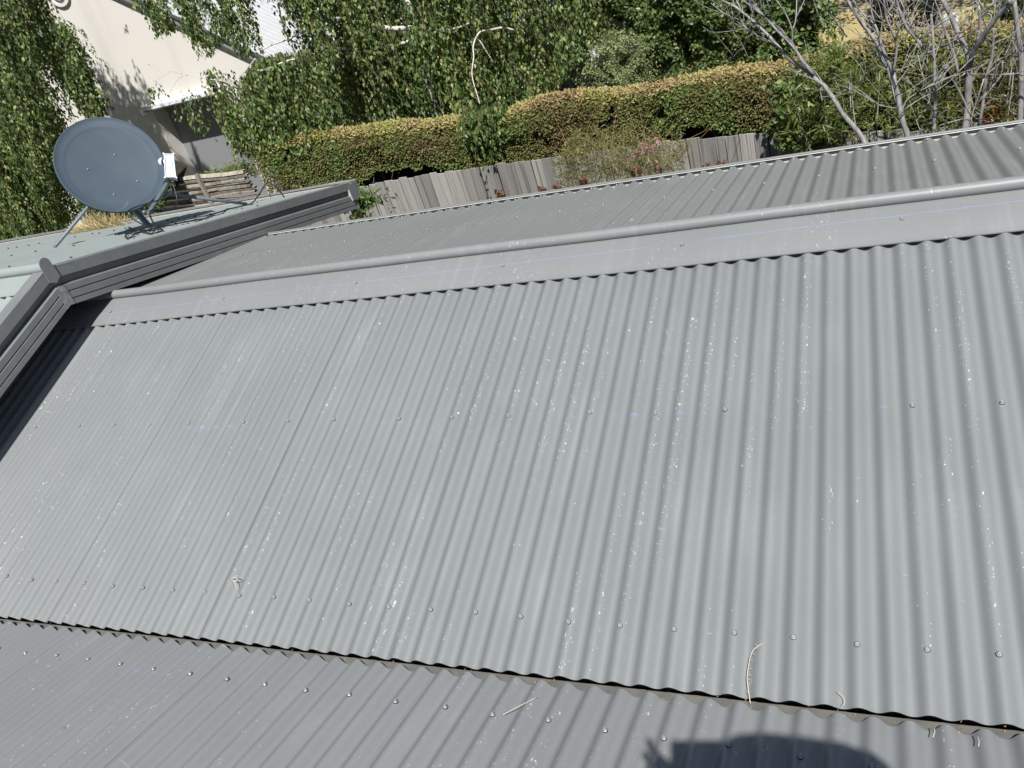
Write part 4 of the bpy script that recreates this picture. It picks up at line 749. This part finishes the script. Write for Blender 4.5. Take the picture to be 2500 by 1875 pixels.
child('dead_twigs', tw.mesh('dead_twigs'), m_grey_bark, hedge, kind='stuff')
for xx in (-3.2, -1.9, -.7, .5, 1.8, 3.0, 4.3, 5.4):
    child('stem', MB().tube(smoothpts([(xx, fence_y(xx) + .45, G0), (xx + .05, fence_y(xx) + .44, -1.3), (xx + random.uniform(-.1, .1), fence_y(xx) + .4, -.3)], 3), .035, .02, n=7).mesh('stem', True), m_twig, hedge)

# ================================================================== WEEPING BIRCHES
bt = empty('birch_tree', (BIRCH_BR[0][0][-1][0], BIRCH_BR[0][0][-1][1], G0), label='weeping birch with a pale trunk and hanging leaves in the middle, before the cream house', cat='tree')
branches(bt, BIRCH_BR, m_white_bark, ground=G0)
yC = {k: POLYS[k][0] for k in POLYS}; pC = {k: POLYS[k][1] for k in POLYS}
parts = [curtain(pC['C1'], yC['C1'], .07, 310, 21, top=(0, 23), gap=.47), curtain(pC['C2'], yC['C2'], .06, 360, 22, gap=.49), curtain(pC['C2B'], yC['C2B'], .08, 240, 23, gap=.47),
         curtain(pC['C3'], yC['C3'], .18, 430, 24, top=(0, 1), gap=.50, dvar=1.0), curtain(pC['C3B'], yC['C3B'], .2, 230, 25, top=(0, 1), gap=.46), curtain(pC['C4'], yC['C4'], .10, 260, 26, gap=.12, leaf=(.042, .062)),
         curtain(pC['C8'], yC['C8'], .06, 230, 34, top=(0, 6), gap=.46), curtain(pC['C5'], yC['C5'], .05, 300, 27, Lr=(.2, .4), gap=0.05), curtain(pC['C6'], yC['C6'], .04, 90, 28, Lr=(.2, .4), gap=0.05), curtain(pC['C7'], yC['C7'], .04, 70, 29, gap=0.3)]
child('crown', leafmesh('crown', *cat(*[p[0] for p in parts]), m_birch), None, bt, kind='stuff')
child('twigs', twigmesh('twigs', sum([p[1] for p in parts], []), m_twig), None, bt, kind='stuff')
bl = empty('birch_tree', (BIRCHL_BR[0][0][-1][0], BIRCHL_BR[0][0][-1][1], G0), label='weeping birch at the far left hanging down behind the satellite dish', cat='tree')
branches(bl, BIRCHL_BR, m_white_bark, ground=G0)
parts = [curtain(pC['L1'], yC['L1'], .12, 390, 31, top=(0, 1), gap=.47, dvar=.35), curtain(pC['L1B'], yC['L1B'], .10, 270, 32, top=(0, 1), gap=.48, dvar=.3), curtain(pC['L2'], yC['L2'], .06, 300, 33, top=(0,), gap=.22)]
child('crown', leafmesh('crown', *cat(*[p[0] for p in parts]), m_birch), None, bl, kind='stuff')
child('twigs', twigmesh('twigs', sum([p[1] for p in parts], []), m_twig), None, bl, kind='stuff')
# dense tree at the right of the birch
def bush(name, label, cat_, key, mats, count, seed, depth=.5, leaf=(.03, .05), wf=.6, stem=True, heart=.3, **kw):
    y0 = yC[key]; poly = pC[key]; cx_ = sum(p[0] for p in poly) / len(poly); r = empty(name, (cx_, y0 + .3, G0), label=label, cat=cat_)
    child('foliage', leafmesh('foliage', *cloud(poly, y0, depth, count, seed, leaf, wf, **kw), mats), None, r, kind='stuff')
    if heart: core('shade_core', poly, y0 + heart, y0 + heart + .5, m_heart, r)
    if stem:
        zt = sum(p[1] for p in poly) / len(poly)
        for q in range(3): child('stem', MB().tube(smoothpts([(cx_ + q * .06 - .06, y0 + .3, G0), (cx_ + q * .12 - .1, y0 + .28, (G0 + zt) / 2), (cx_ + (q - 1) * .25, y0 + .2, zt)], 3), .022, .01, n=6).mesh('stem', True), m_twig, r)
    return r
bush('leafy_tree', 'dense dark green leafy tree right of the birch, behind the hedge top', 'tree', 'R1', m_dense, 42000, 41, .7, (.030, .055), .68, top=(0, 1), lift=1.2, heart=.55, gap=.30)
bush('pale_shrub', 'pale grey-green shrub behind the hedge between birch and dense tree', 'shrub', 'S1', m_pale, 16000, 42, .35, (.018, .034), .5, heart=.35, gap=.36, clump=7, ej=.09)
bush('dark_shrub', 'dark shrub low in the shade behind the dish and higher roof', 'shrub', 'L3', m_dense, 12000, 43, .35, (.03, .05), .7, heart=.3)
# far screen of trees that closes the view
fs = empty('tree_screen', (0, 13, G0))
x = rng.uniform(-6, 16, 60000); z = rng.uniform(G0, 2.2, 60000); y = 13.2 - 1.2 * vnoise(x * .8, x * 0, z * .9) + rng.exponential(.2, 60000)
keep = ~((x > 2.0) & (x < 5.2) & (z < .6)); x, y, z = x[keep], y[keep], z[keep]; n_ = len(x)
L = rng.uniform(.06, .11, n_); fsm = leafmesh('far_trees', np.stack([x, y, z], 1), rng.normal(0, 1, (n_, 3)) + np.array([0, 0, -.4]), rng.normal(0, .6, (n_, 3)) + np.array([0, -.7, .6]), L, L * .6, np.clip(rng.normal(.4, .22, n_), 0, 1), m_dense)
bpy.data.objects.remove(fs); tag(obj('far_trees', fsm), 'mass of green trees closing the view behind the gardens', 'trees', kind='stuff')
bush('tufted_shrub', 'small fresh green tuft leaning over the slat fence before the grey recess', 'shrub', 'T1', m_cyp, 2600, 66, .2, (.02, .04), .4, heart=0, stem=False, rmean=.85, gap=.2)
# narrow leaved bushes and ivy against the fence
def whorls(poly, y0, n, seed, leaf=(.05, .095), wf=.13, dep=.35, k=9):
    g = np.random.default_rng(seed); xs = [p[0] for p in poly]; zs = [p[1] for p in poly]; x = g.uniform(min(xs), max(xs), n * 3); z = g.uniform(min(zs), max(zs), n * 3); ok = inpoly(poly, x, z); x, z = x[ok][:n], z[ok][:n]; n = len(x)
    y = y0 + g.uniform(-dep, dep, n); ax = unit(np.stack([g.normal(0, .6, n), g.normal(-.3, .5, n), g.uniform(.1, 1, n)], 1))
    B = np.repeat(np.stack([x, y, z], 1), k, 0) + np.repeat(ax, k, 0) * g.uniform(-.05, .03, (n * k, 1)); T = np.repeat(ax, k, 0) * .5 + g.normal(0, .75, (n * k, 3)); L = g.uniform(*leaf, n * k)
    return (B, T, g.normal(0, 1, (n * k, 3)) + np.array([0, -.4, .5]), L, L * wf, np.clip(np.repeat(g.normal(.5, .2, n), k) + g.normal(0, .15, n * k), 0, 1))
nb = empty('narrow_leaf_bush', (2.85, 5.2, G0), label='narrow-leaved green bush in front of the hedge by the leaning bare tree', cat='bush')
child('foliage', leafmesh('foliage', *whorls(pC['N1'], yC['N1'], 230, 51), m_narrow, .1, .45), None, nb, kind='stuff')
child('leafy_shoots', leafmesh('leafy_shoots', *cloud([(2.40, -.62), (2.42, -.1), (2.62, .12), (2.95, .05), (3.0, -.4), (2.7, -.62)], 5.3, .3, 1500, 52, (.035, .06), .8, gap=.45), m_birch), None, nb, kind='stuff')
for q in range(4): child('stem', MB().tube(smoothpts([(2.8 + q * .05, 5.2, G0), (2.75 + q * .1, 5.22, -1.2), (2.55 + q * .2, 5.15, -.1)], 3), .012, .004, n=5).mesh('stem', True), m_grey_bark, nb)
nb = empty('narrow_leaf_bush', (3.8, 5.55, G0), label='sparse narrow-leaved bush tangled among the bare stems at the far right', cat='bush')
child('foliage', leafmesh('foliage', *whorls(pC['N2'], yC['N2'], 330, 53, dep=.5), m_narrow, .1, .45), None, nb, kind='stuff')
tw = MB()
for k in range(120):
    p = Vector((random.uniform(3.0, 4.3), random.uniform(4.4, 5.8), random.uniform(-.9, .1))); d = Vector((random.gauss(0, .6), random.gauss(0, .3), random.uniform(-.2, 1))).normalized() * random.uniform(.15, .5)
    tw.tube(smoothpts([p, p + d * .4 + Vector((random.gauss(0, .04), 0, random.gauss(0, .04))), p + d], 3), random.uniform(.0015, .004), .001, n=4)
child('twigs', tw.mesh('twigs'), m_grey_bark, nb, kind='stuff')
for q in range(4): child('stem', MB().tube(smoothpts([(3.7 + q * .06, 5.5, G0), (3.6 + q * .15, 5.45, -1.2), (3.4 + q * .3, 5.4, -.1)], 3), .012, .004, n=5).mesh('stem', True), m_grey_bark, nb)
iv = empty('ivy', (2.62, 5.42, G0), label='heart-leaved ivy hanging over the palings below the leaning tree', cat='ivy')
child('foliage', leafmesh('foliage', *cloud(pC['IVY'], 5.50, .12, 420, 54, (.045, .075), .9, gap=.2, face=(0, -1, .35), spread=.5), m_birch), None, iv, kind='stuff')
child('vine', MB().tube(smoothpts([(2.6, 5.56, G0), (2.55, 5.56, -1.3), (2.7, 5.55, -.5)], 4), .006, .003, n=5).mesh('vine', True), m_twig, iv)
gr = empty('flowering_bush', (1.25, 4.9, G0), label='fine-leaved straggling bush with small pink flowers before the fence', cat='bush')
child('foliage', leafmesh('foliage', *whorls(pC['G1'], 4.9, 900, 55, (.03, .06), .12, .25, 8), m_grassy, .1, .45), None, gr, kind='stuff')
g_ = [(1.52, -.20), (1.58, -.23), (1.62, -.19), (1.45, -.26), (1.37, -.30), (1.49, -.24)]
for (gx_, gz_) in g_:
    m_ = 26; B = np.array([[gx_, 4.75, gz_]]) + rng.normal(0, .014, (m_, 3)); child('flower', leafmesh('flower', B, rdir(m_), rdir(m_), np.full(m_, .022), np.full(m_, .012), rng.random(m_), m_pink), None, gr)
tw = MB()
for k in range(46):
    p = Vector((random.uniform(.85, 1.8), 4.9 + random.uniform(-.2, .2), -.55)); tw.tube(smoothpts([p, p + Vector((random.gauss(0, .1), 0, .2)), p + Vector((random.gauss(0, .22), random.gauss(0, .1), random.uniform(.3, .62)))], 3), .0025, .001, n=4)
child('stems', tw.mesh('stems'), m_dry, gr, kind='stuff')
child('stem', MB().tube([(1.25, 4.9, G0), (1.28, 4.9, -1.2), (1.3, 4.9, -.5)], .02, .008, n=6).mesh('stem', True), m_twig, gr)
kp = empty('flowering_plant', (-.98, 4.6, G0), label='bright green plant with pink flowers at the lower end of the barge', cat='plant')
child('foliage', leafmesh('foliage', *cloud(pC['K1'], 4.6, .25, 1500, 56, (.045, .08), .3, gap=.28), m_birch, waist=.45), None, kp, kind='stuff')
for (gx_, gz_) in ((-1.02, -.235), (-1.0, -.215), (-.985, -.31), (-.90, -.30)):
    m_ = 16; B = np.array([[gx_, 4.45, gz_]]) + rng.normal(0, .010, (m_, 3)); child('flower', leafmesh('flower', B, rdir(m_), rdir(m_), np.full(m_, .03), np.full(m_, .02), rng.random(m_), m_pink), None, kp)
child('stem', MB().tube([(-.98, 4.6, G0), (-.97, 4.6, -1.4), (-.96, 4.6, -.35)], .01, .005, n=6).mesh('stem', True), m_twig, kp)
# red leaf shoots along the gutter
where = ['first reddish shoot beyond the gutter from the barge end', 'reddish shoot beyond the gutter, left one of the close pair', 'reddish shoot beyond the gutter, right one of the close pair', 'reddish shoot beyond the gutter below the left edge of the straggling bush', 'large reddish shoot beyond the gutter under the pink flowers', 'tallest reddish shoot beyond the gutter right of the pink flowers', 'small reddish shoot beyond the gutter before grey palings', 'last reddish shoot beyond the gutter towards the leaning bare tree']
for q, ((x0, z0, h), lab) in enumerate(zip(((.87, .05, .10), (1.16, .04, .09), (1.26, .04, .07), (1.44, .05, .09), (1.78, .06, .12), (1.92, .065, .14), (2.2, .03, .07), (2.29, .03, .08)), where)):
    r = empty('red_shoot', (x0, 3.5, G0), label=lab, cat='plant', group='reddish leaf shoots behind the far gutter'); m_ = 90
    tt = rng.random(m_); an = rng.uniform(0, 6.28, m_); rad = .035 * (1 - .6 * tt)
    B = np.stack([x0 + rad * np.cos(an) * .5, 3.5 + rad * np.sin(an) * .5, z0 - h * .8 + h * 1.1 * tt], 1); T = np.stack([np.cos(an), np.sin(an), rng.uniform(.2, .9, m_)], 1); N = np.stack([-np.cos(an) * .5, -np.sin(an) * .5, np.ones(m_)], 1)
    L = rng.uniform(.022, .04, m_); child('leaves', leafmesh('leaves', B, T, N, L, L * .5, rng.random(m_), m_redl), None, r, kind='stuff')
    child('stem', MB().tube([(x0, 3.5, G0), (x0 + .02, 3.5, -1), (x0, 3.5, z0)], .006, .003, n=5).mesh('stem', True), m_twig, r)
# dead orange conifer, conifer-shaped stand-in for deep shade, dry grass tuft
bush('dead_conifer', 'small dead conifer with rust orange foliage at the far right', 'shrub', 'O1', m_orange, 3500, 58, .2, (.02, .04), .3, heart=.12)
dk = empty('shade_stand_in', (3.42, 9.6, G0), label='near-black conifer shape added to stand in for deep shade beyond the hedge', cat='tree')  # added shape in place of a patch of deep shade
n_ = 9000; an = rng.uniform(0, 6.28, n_); t = rng.random(n_); rr = .34 * np.sqrt(np.clip(1 - (t - .35) ** 2 / .45, 0, 1)) * (1 + .12 * rng.normal(size=n_)); B = np.stack([3.42 + rr * np.cos(an), 9.6 + rr * np.sin(an), G0 + .55 + 1.45 * t], 1)
m_shade_leaf = leaf_mat('shade_leaf', [(0, (.006, .009, .006)), (1, (.016, .024, .012))], .7, .1)  # shade put into the leaf colour
child('foliage', leafmesh('foliage', B, np.stack([np.cos(an), np.sin(an), rng.normal(.2, .5, n_)], 1), rng.normal(0, 1, (n_, 3)), np.full(n_, .06), np.full(n_, .018), rng.random(n_), m_shade_leaf), None, dk, kind='stuff')
child('trunk', MB().tube([(3.42, 9.6, G0), (3.42, 9.6, -.5)], .05, .02).mesh('trunk', True), m_twig, dk)
# bushes standing behind the hedge at the right
bb = empty('garden_bush', (4.6, 8.2, G0), label='olive green garden bush behind the bare trees in the right corner', cat='bush')
child('foliage', leafmesh('foliage', *cloud([(3.75, -2.2), (3.72, -.9), (4.2, -.2), (5.4, .3), (7, .5), (7.2, -2.2)], 8.0, .6, 22000, 61, (.035, .06), .45, gap=.3), m_narrow), None, bb, kind='stuff')
core('shade_core', [(3.85, -2.2), (3.85, -1.0), (4.3, -.35), (5.4, .1), (7, .3), (7.2, -2.2)], 8.4, 9.0, m_heart, bb)
bb = empty('garden_bush', (2.5, 7.6, G0), label='yellow-green leafy bush behind the hedge, left of the dry lawn', cat='bush')
child('foliage', leafmesh('foliage', *cloud([(2.1, -1.6), (2.05, -.5), (2.3, .1), (2.72, .3), (2.80, -.3), (2.75, -1.6)], 7.4, .4, 6000, 62, (.035, .06), .75, gap=.35), m_birch), None, bb, kind='stuff')
core('shade_core', [(2.1, -1.6), (2.1, -.5), (2.3, .0), (2.65, .15), (2.68, -1.6)], 7.75, 8.1, m_heart, bb)
tag(obj('white_board', boxmesh('white_board', 3.80, 3.94, 9.2, 9.23, -1.02, -.85)), 'small white board standing behind the bare trees', 'board').data.materials.append(m_pwhite)
tag(obj('board_post', boxmesh('board_post', 3.85, 3.89, 9.232, 9.26, G0, -.86)), 'slim white post carrying the small board', 'post').data.materials.append(m_pwhite)
gt = empty('dry_grass_tuft', (-3.0, 3.8, .2), label='tuft of dry straw-coloured grass growing in the higher roof\'s gutter', cat='grass tuft')
n_ = 620; x = np.concatenate([rng.normal(-3.05, .11, n_ // 2), rng.uniform(-3.5, -2.75, n_ // 2)]); y = 3.88 + rng.normal(0, .05, n_); z = UZ - (y - UY) * math.tan(pu) - .01
B = np.stack([x, y, z], 1); T = np.stack([rng.normal(0, .55, n_), rng.normal(-.25, .4, n_), rng.uniform(.35, 1.1, n_)], 1); L = rng.uniform(.08, .24, n_) * np.exp(-((x + 3.05) / .45) ** 2)
child('blades', leafmesh('blades', B, T, rng.normal(0, 1, (n_, 3)), L, np.full(n_, .006), rng.random(n_), m_dry, .1, .5), None, gt, kind='stuff')
# ================================================================== BARE TREES
RS = .70
labs = ['bare grey tree leaning left across the hedge, forking twice', 'slender bare grey tree with a forked stem beside the leaning one', 'thick bare grey tree forking into a wide V at the right', 'bare grey trunks cut by the right edge of the view']
for segs, lab in zip((BARE1_BR, BARE2_BR, BARE3_BR, BARE4_BR), labs):
    p0 = segs[0][0][0]; r = empty('bare_tree', (p0[0], p0[1], G0), label=lab, cat='tree', group='bare grey trees by the gutter at the right')
    branches(r, segs, m_grey_bark, ground=G0)
    tw = MB()
    for (pts, r0, r1) in segs:
        for _ in range(7 if len(pts) > 4 else 2):
            i = random.randrange(1, len(pts)); p = Vector(pts[i]); d = (Vector(pts[i]) - Vector(pts[i - 1])).normalized(); d = (d + Vector((random.gauss(0, .6), random.gauss(0, .4), random.uniform(0, .5)))).normalized() * random.uniform(.12, .4)
            tw.tube(smoothpts([p, p + d * .45 + Vector((random.gauss(0, .02), 0, random.gauss(0, .02))), p + d], 3), min(.004, r1), .0012, n=5)
    child('twigs', tw.mesh('twigs', True), m_grey_bark, r, kind='stuff')
# ================================================================== LITTER ON THE ROOF
def onmain(k, v, h=.006): 
    y, z = main_w(v, h); return (k * P, y, z)
m_straw = simple('bleached_twig', (.50, .46, .36), .7, .1, 30)
tg = MB(); main_pts = smoothpts([onmain(a, b, h) for a, b, h in ((37.03, .136, .008), (36.77, .118, .012), (36.65, .097, .012), (36.60, .062, .012), (36.59, .040, .012), (36.64, .015, .010), (36.73, -.020, .006))], 5)
tg.tube(main_pts, .0010, .0014, n=6)
for i, (dx_, dv) in zip((2, 5, 8, 11, 14, 17, 20, 24, 27), ((-.6, .05), (.5, .10), (.45, -.2), (.4, -.25), (.5, -.2), (.5, -.25), (.5, -.2), (.45, .6), (-.3, .4))):
    p = main_pts[min(i, len(main_pts) - 1)]; q = p + Vector((dx_ * .022, dv * .03, .004)); tg.tube(smoothpts([p, (p + q) / 2 + Vector((0, -.004, .003)), q], 3), .0006, .0004, n=4)
tag(obj('dry_twig', tg.mesh('dry_twig', True), m_straw), 'long pale dry twig lying on the main slope over the valley', 'twig')
tg = MB(); tg.tube(smoothpts([onmain(13.25, .213, .010), onmain(13.45, .217, .014), onmain(13.62, .212, .012), onmain(13.58, .204, .012), onmain(13.40, .207, .010), onmain(13.52, .200, .008), onmain(13.73, .180, .004)], 4), .0016, .0012, n=5)
tag(obj('curled_stem', tg.mesh('curled_stem', True), m_straw), 'small pale curled stem lying above the screws on the main slope', 'twig')
tg = MB(); tg.tube(smoothpts([onmain(39.35, .032, .004), onmain(39.55, .020, .006), onmain(39.58, .006, .006), onmain(39.5, -.002, .004)], 4), .0009, .0006, n=5)
tag(obj('curved_stalk', tg.mesh('curved_stalk', True), m_straw), 'short curved pale stalk on the main slope edge, right of the long twig', 'twig')
def onnear(k, v, h=.004):
    y, z = near_w(v, h); return (.031 + k * P, y, z)
for (k, v, k2, v2, lab) in ((29.2, .075, 28.35, .155, 'straight pale straw lying on the near slope before the valley'), (41.65, .02, 41.6, .05, 'left of two short white straws below the valley edge'), (42.75, .03, 42.75, .062, 'right of two short white straws below the valley edge')):
    tag(obj('straw', MB().tube(smoothpts([onnear(k, v), onnear((k + k2) / 2 + .03, (v + v2) / 2, .006), onnear(k2, v2)], 4), .0013, .0010, n=5).mesh('straw', True), m_straw), lab, 'straw')
m_litter = leaf_mat('dry_litter', [(0, (.10, .055, .025)), (.5, (.26, .16, .06)), (1, (.50, .36, .13))], .8, .1)
n_ = 95; B = []
for q in range(n_):
    k = random.choice((random.uniform(-6, 50), random.uniform(20, 50))); y = random.uniform(-.030, .006); B.append((k * P, y, -.0205 + random.uniform(0, .002)))
for q in range(60):
    k = random.uniform(-6, 60); v = abs(random.gauss(0, .6)); y, z = near_w(v, .0008 + orb(k)); B.append((.031 + k * P, y, z))
B = np.array(B); n_ = len(B); tag(obj('leaf_litter', leafmesh('leaf_litter', B, rng.normal(0, 1, (n_, 3)) * [1, 1, .12], np.array([[0, .0, 1]]) + rng.normal(0, .25, (n_, 3)), rng.uniform(.003, .010, n_), rng.uniform(.002, .005, n_), rng.random(n_), m_litter)), 'crumbs of dry leaf lying in the valley and on the near slope', 'leaf litter', kind='stuff')
# ================================================================== PHOTOGRAPHER (stands on the near roof; the photograph shows the shadow)
m_cloth = simple('dark_work_shirt', (.03, .04, .06), .9); m_skin = simple('skin', (.40, .25, .18), .5, .06); m_hat = simple('hat_felt', (.12, .11, .09), .9)
def nroof_z(y): return near_w(0, 0)[1] + (-.017 - y) * math.tan(pn)
ph_c = CAM + right * .060 + down * .012 - fwd * .010
phone = MB(); phone.box(ph_c, right, down, fwd, .073, .036, .004); tag(obj('phone', phone.mesh('phone'), m_blk), 'dark phone held up in both hands above the near roof', 'phone')
px_, py_ = 3.45, -1.98
hl, hr = ph_c - right * .078 + down * .03 - fwd * .01, ph_c + right * .078 + down * .03 - fwd * .01
J = {}; E_ = []
def jn(n_, p, r, parent=None):
    J[n_] = (len(J), Vector(p), r)
    if parent: E_.append((J[parent][0], J[n_][0]))
zf = nroof_z(py_)
jn('pelvis', (px_, py_, zf + .88), .13); jn('waist', (px_, py_ + .07, zf + 1.02), .125, 'pelvis'); jn('chest', (px_, py_ + .20, zf + 1.17), .145, 'waist'); jn('neck0', (px_ + .01, py_ + .33, zf + 1.26), .075, 'chest'); jn('neck', (px_ + .015, py_ + .39, zf + 1.30), .055, 'neck0')
jn('jaw', (px_ + .02, py_ + .46, zf + 1.34), .068, 'neck'); jn('head', (px_ + .02, py_ + .47, zf + 1.42), .085, 'jaw'); jn('crown', (px_ + .02, py_ + .46, zf + 1.48), .07, 'head')
for s, h in ((-1, hl), (1, hr)):
    t = 'l' if s < 0 else 'r'; sh = Vector((px_ + s * .19, py_ + .27, zf + 1.20)); el = Vector((px_ + s * .20 - .05, py_ + .40, zf + .98))
    jn('sh' + t, sh, .062, 'chest'); jn('el' + t, el, .045, 'sh' + t); jn('wr' + t, el + (h - el) * .80, .030, 'el' + t)
    jn('kn' + t, (px_ + s * .11, py_ + .05, zf + .49), .062, None); jn('hip' + t, (px_ + s * .09, py_, zf + .84), .092, 'pelvis'); E_.append((J['hip' + t][0], J['kn' + t][0]))
    yy = py_ - .02; jn('an' + t, (px_ + s * .12, yy, nroof_z(yy) + .085), .042, 'kn' + t); jn('toe' + t, (px_ + s * .14, yy + .19, nroof_z(yy + .19) + .035), .034, 'an' + t)
vs = sorted(J.values(), key=lambda a: a[0]); bme = bpy.data.meshes.new('person'); bme.from_pydata([v[1] for v in vs], E_, []); bme.update()
pers = bpy.data.objects.new('person', bme); COL.objects.link(pers); bme.materials.append(m_cloth)
tag(pers, 'person in dark clothes on the near roof whose shadow falls at the bottom right', 'person')
sk_ = pers.modifiers.new('skin', 'SKIN'); 
for i, v in enumerate(vs): bme.skin_vertices[0].data[i].radius = (v[2], v[2])
bme.skin_vertices[0].data[0].use_root = True
pers.modifiers.new('sub', 'SUBSURF').levels = 1
# hands: a palm with four curled fingers and a thumb each, closed on the phone
for s, h, wr in ((-1, hl, 'wrl'), (1, hr, 'wrr')):
    w = J[wr][1]; ax = (h - w).normalized(); out = (right * s); V_ = [w, w + (h - w) * .55, w + (h - w) * .85]; R2 = [.029, .036, .034]; Ed = [(0, 1), (1, 2)]
    for q in range(4):
        kx = h - down * (.030 - q * .021) + out * .012; b0 = len(V_); V_ += [kx, kx + fwd * .016 - out * .004 + down * -.004, kx + fwd * .024 - out * (.030 - .004 * abs(q - 1))] if s > 0 else [kx + out * .012, kx + out * (.032 + .006 * (q % 2)) - down * (.022 - .006 * q), kx + out * (.040 + .010 * (q % 2)) - down * (.046 - .012 * q) + fwd * .008]; R2 += [.010, .009, .0075]; Ed += [(2, b0), (b0, b0 + 1), (b0 + 1, b0 + 2)]
    b0 = len(V_); V_ += [w + (h - w) * .7 - down * .02 - out * .02 - fwd * .012, h - down * .045 - out * .03 - fwd * .010]; R2 += [.013, .009]; Ed += [(1, b0), (b0, b0 + 1)]
    hm = bpy.data.meshes.new('hand'); hm.from_pydata(V_, Ed, []); hm.update(); ho = obj('hand', hm, m_skin, pers); m2 = ho.modifiers.new('skin', 'SKIN')
    for i, r2 in enumerate(R2): hm.skin_vertices[0].data[i].radius = (r2, r2)
    hm.skin_vertices[0].data[0].use_root = True; ho.modifiers.new('sub', 'SUBSURF').levels = 1
hc = Vector((px_ + .02, py_ + .445, zf + 1.46)); ht_ = MB()
sup = lambda a: 1 / (abs(math.cos(a)) ** 3.4 + abs(math.sin(a)) ** 3.4) ** (1 / 3.4)
ht_.sweep([(.225, -.018), (.218, -.010), (.098, .004), (.092, .06), (.075, .095), (.001, .105)], lambda a, r, z: (hc.x + r * math.cos(a) * (sup(a) if r > .15 else 1), hc.y + r * math.sin(a) * (sup(a) if r > .15 else 1), hc.z + z), list(np.linspace(0, 2 * math.pi, 33)))
obj('hat', ht_.mesh('hat', True), m_hat, pers).modifiers.new('t', 'SOLIDIFY').thickness = .003
